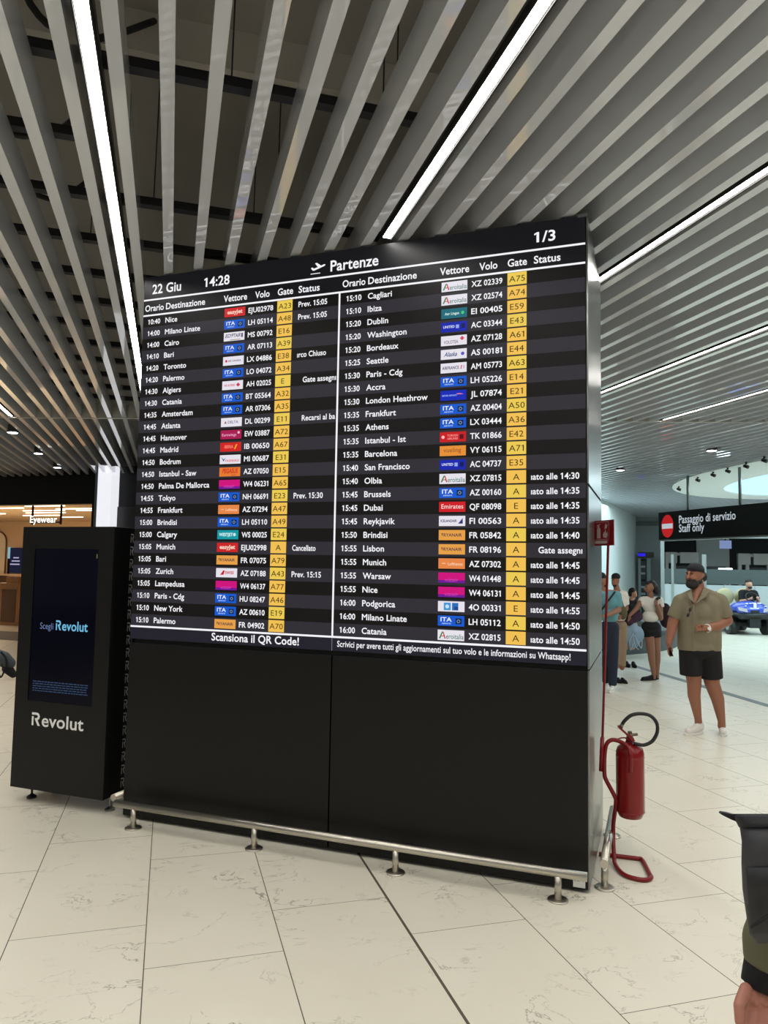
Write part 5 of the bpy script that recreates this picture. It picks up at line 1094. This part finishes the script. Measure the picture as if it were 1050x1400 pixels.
# ---- dark bag on a luggage trolley at the left border
F = Fig(6.4)
m_bag = G('bag_grey', (60, 66, 70), .7, bump=.3, scale=14)
tl = thing('luggage_trolley', F.base(-85, 965), 'grey luggage trolley mostly outside the left border', 'trolley')
tb = F.base(-85, 965); Xt = lambda x, y, z: tb+rt2*x+fw2*y+Vector((0, 0, z))
mb = MB(); mb.tube([Xt(-.3, .1, .1), Xt(.115, .1, .1)], .016, m_gpost, 10); mb.tube([Xt(.1, -.3, .1), Xt(.1, .5, .1)], .016, m_gpost, 10); mb.tube([Xt(-.3, -.3, .1), Xt(-.3, .5, .1)], .016, m_gpost, 10); mb.tube([Xt(.118, .5, .1), Xt(.118, .5, 1.22)], .016, m_gpost, 10); mb.tube([Xt(-.3, .5, .1), Xt(-.3, .5, 1.22)], .016, m_gpost, 10); mb.tube([Xt(-.3, .5, 1.22), Xt(.118, .5, 1.22)], .02, m_rubber, 10); mb.tube([Xt(-.3, .3, .62), Xt(.118, .3, .62)], .014, m_gpost, 8); mb.tube([Xt(.118, .5, .62), Xt(.118, .1, .62)], .014, m_gpost, 8); mb.tube([Xt(-.3, .5, .62), Xt(-.3, .1, .62)], .014, m_gpost, 8); mb.tube([Xt(-.3, .1, .62), Xt(.118, .1, .62)], .014, m_gpost, 8); part('frame', mb, tl)
for x in (-.3, .1):
    for y in (-.28, .48):
        mb = MB(); mb.tube([Xt(x-.018, y, .05), Xt(x+.018, y, .05)], .05, m_rubber, 14); part('wheel', mb, tl)
bg_ = thing('duffel_bag', Xt(.1, .2, .7), 'dark grey padded bag with black straps lying on the trolley', 'bag')
blob('bag', [*F.c((-28, 893, 13, -.05), (4, 901, 10.5, -.05)), *F.c((4, 901, 10.5, -.05), (13, 907, 8, -.05))], .012, m_bag, bg_, 3)
blob('end_pocket', [*F.c((10, 914, 7, -.06), (18, 922, 5, -.06))], .01, m_blk, bg_, 2)
mb = MB(); mb.tube(spline([F.q(1, 891, -.13), F.q(8, 900, -.125), F.q(9, 912, -.12)], 5), .009, m_blk, 8); mb.tube(spline([F.q(2, 908, -.14), F.q(5, 918, -.16), F.q(1, 926, -.15), F.q(-3, 918, -.14)], 5), .007, m_blk, 8); part('strap', mb, bg_)

# ---- passer-by at the right border, near the camera
F = Fig(1.62); kf = F.k
pn = thing('person', F.base(1275, 1500, .1), 'passer-by at the right border in an olive jacket with black cuffs', 'person')
g = F.base(1275, 1500, .1); Xp = lambda x, y, z: g+rt2*x+fw2*y+Vector((0, 0, z))
sk4 = G('skin_hand', (170, 112, 94), .5, vary=.1, scale=25, bump=.15)
body = [('e', Xp(0, 0, 1.63), (.078, .095, .115)), ('e', Xp(0, .05, 1.58), (.06, .07, .08)), ('c', Xp(0, -.02, 1.52), .055, Xp(0, -.02, 1.42), .062), ('c', Xp(-.17, 0, 1.38), .065, Xp(.17, 0, 1.38), .065), ('e', Xp(0, 0, 1.22), (.17, .115, .25)), ('e', Xp(0, 0, .95), (.165, .12, .16)),
        ('c', Xp(-.1, 0, .9), .09, Xp(-.1, .02, .5), .062), ('c', Xp(-.1, .02, .5), .062, Xp(-.1, -.01, .09), .04), ('c', Xp(.1, 0, .9), .09, Xp(.1, .02, .5), .062), ('c', Xp(.1, .02, .5), .062, Xp(.1, -.01, .09), .04),
        ('c', Xp(.19, 0, 1.37), .055, Xp(.24, 0, 1.08), .046), ('c', Xp(.24, 0, 1.08), .046, Xp(.23, .05, .84), .03), ('e', Xp(.23, .06, .77), (.025, .042, .05)),
        ('c', Xp(-.19, 0, 1.37), .055, F.q(1108, 1180, .02), .046), ('c', F.q(1108, 1180, .02), .044, F.q(1044, 1342, -.03), .029)]
for i in range(4): body.append(('c', Xp(.23, .03+.02*i, .73), .009, Xp(.225, .035+.02*i, .66), .008))
body.append(('c', Xp(.225, .1, .78), .01, Xp(.215, .12, .72), .009))
# the hand in view: back of the hand towards the camera, fingers down and slightly curled
body += [('e', F.q(1040, 1366, -.04), (.038, .020, .034), 0, .06), ('c', F.q(1043, 1345, -.03), .027, F.q(1041, 1360, -.035), .028)]
for i, (x, ln) in enumerate(((1018, 44), (1032, 56), (1046, 58), (1059, 48))):
    body += [('c', F.q(x+1, 1374, -.052), .0098, F.q(x-3, 1374+ln*.5, -.072), .0092), ('c', F.q(x-3, 1374+ln*.5, -.072), .0092, F.q(x, 1374+ln, -.055), .008)]
    body += [('c', F.q(1038+(x-1038)*.5, 1352, -.052), .0035, F.q(x+1, 1372, -.062), .0065)]
body += [('c', F.q(1020, 1352, -.055), .013, F.q(1010, 1374, -.085), .0108), ('c', F.q(1010, 1374, -.085), .0108, F.q(1010.5, 1398, -.1), .009)]
blob('body', body, .0046, sk4, pn, 1)
m_olj = G('olive_jacket', (92, 90, 66), .75, vary=.1, bump=.35, scale=12); m_cuff = G('black_knit', (10, 10, 11), .9, bump=.4, scale=70)
jk_ = blob('jacket', [('c', Xp(-.17, 0, 1.38), .085, Xp(.17, 0, 1.38), .085), ('e', Xp(0, 0, 1.22), (.2, .145, .27)), ('e', Xp(0, 0, 1.0), (.2, .15, .17)), ('c', Xp(.19, 0, 1.37), .075, Xp(.24, 0, 1.08), .066), ('k', Xp(.24, 0, 1.08), .066, Xp(.23, .05, .88), .05),
     ('c', Xp(-.19, 0, 1.37), .07, F.q(1110, 1180, .02), .06), ('c', F.q(1108, 1190, .02), .06, F.q(1062, 1286, -.01), .06), ('c', F.q(1066, 1270, -.01), .066, F.q(1055, 1302, -.02), .058), ('k', F.q(1058, 1290, -.02), .064, F.q(1049, 1326, -.03), .05)], .01, m_olj, pn, 2)
blob('cuff', [('k', F.q(1052, 1316, -.025), .050, F.q(1043.5, 1352, -.032), .046)], .006, m_cuff, pn, 1, cuts=[(F.q(1052, 1318, -.025), (F.q(1052, 1318, -.025)-F.q(1043.5, 1352, -.032)).normalized())])
blob('trousers', [('e', Xp(0, 0, .95), (.185, .14, .14)), ('c', Xp(-.1, 0, .9), .105, Xp(-.1, .02, .5), .085), ('k', Xp(-.1, .02, .5), .085, Xp(-.1, -.01, .07), .07), ('c', Xp(.1, 0, .9), .105, Xp(.1, .02, .5), .085), ('k', Xp(.1, .02, .5), .085, Xp(.1, -.01, .07), .07)], .014, m_jean, pn, 2)
blob('hair', [('e', Xp(0, -.02, 1.66), (.09, .105, .1)), ('e', Xp(0, -.06, 1.6), (.075, .05, .09))], .011, m_hair, pn, 2)
for x in (-.1, .1): blob('shoe', [('c', Xp(x, -.04, .05), .045, Xp(x, .16, .04), .042)], .011, m_blk, pn, 2, cuts=[(Vector((0, 0, .004)), DNV)])
# charcoal roll-top bag at the elbow
m_char = G('charcoal_nylon', (50, 50, 54), .6, vary=.12, bump=.3, scale=12); m_chard = G('charcoal_dark', (26, 27, 31), .65, bump=.2, scale=20)
rb = thing('roll_top_bag', F.q(1060, 1290, -.14), 'charcoal roll-top bag at the elbow of the passer-by at the right border', 'bag')
def ringbag(mb, rows, m):
    rings = []
    for (x0, x1, y, d0, d1) in rows:
        r = []
        for i in range(24):
            t = 2*math.pi*i/24; cx_, rx = (x0+x1)/2, (x1-x0)/2; cd, rd = (d0+d1)/2, (d1-d0)/2
            sx_, sy_ = math.copysign(abs(math.cos(t))**.7, math.cos(t)), math.copysign(abs(math.sin(t))**.7, math.sin(t))
            r.append(mb.bm.verts.new(F.q(cx_+rx*sx_, y, cd+rd*sy_)))
        rings.append(r)
    k = mb.mi(m)
    for a, b_ in zip(rings, rings[1:]):
        for i in range(24):
            f = mb.bm.faces.new((a[i-1], a[i], b_[i], b_[i-1])); f.material_index = k; f.smooth = True
    mb.bm.faces.new(rings[0]).material_index = k; mb.bm.faces.new(rings[-1][::-1]).material_index = k
mb = MB(); ringbag(mb, [(1006, 1140, 1122, -.15, -.095), (1011, 1138, 1130, -.165, -.085), (1014, 1136, 1150, -.185, -.075), (1013.5, 1136, 1180, -.19, -.075), (1015, 1134, 1215, -.185, -.075), (1020, 1130, 1250, -.17, -.08), (1024, 1124, 1278, -.15, -.09), (1034, 1116, 1290, -.135, -.1)], m_char); part('body', mb, rb)
mb = MB(); ringbag(mb, [(1001, 1146, 1112.5, -.155, -.095), (1003, 1144, 1117, -.162, -.088), (1007, 1142, 1125, -.165, -.085), (1010, 1140, 1131, -.172, -.082)], m_chard); part('rolled_top', mb, rb)
mb = MB(); ringbag(mb, [(1015, 1135, 1186, -.193, -.073), (1016.5, 1134, 1214, -.190, -.073), (1021, 1131, 1250, -.176, -.077), (1024, 1126, 1276, -.156, -.087)], m_chard); part('lower_panel', mb, rb)
mb = MB(); a = [F.q(1004, 1113, -.12), F.q(993, 1110, -.12), F.q(984, 1108.5, -.12), F.q(982.5, 1111, -.12), F.q(988, 1114, -.12), F.q(997, 1118.5, -.12), F.q(1005, 1121.5, -.12)]
lo = [mb.bm.verts.new(p) for p in a]; hi = [mb.bm.verts.new(p-fw2*.01) for p in a]; k = mb.mi(m_chard); mb.bm.faces.new(lo); mb.bm.faces.new(hi[::-1])
for i in range(len(a)): mb.bm.faces.new((lo[i-1], lo[i], hi[i], hi[i-1]))
part('strap_tab', mb, rb)
mb = MB(); mb.tube(spline([F.q(1140, 1113, -.12), F.q(1130, 1040, -.12), F.q(1120, 960, -.06), F.q(1130, 930, .03), F.q(1150, 1000, .1)], 6), .012, m_chard, 8); part('shoulder_strap', mb, rb)
mb = MB(); mb.tube(spline([F.q(1052, 1252, -.19), F.q(1036, 1262, -.19), F.q(1028, 1268, -.18)], 4), .004, m_gap, 6); part('zip_pull', mb, rb)
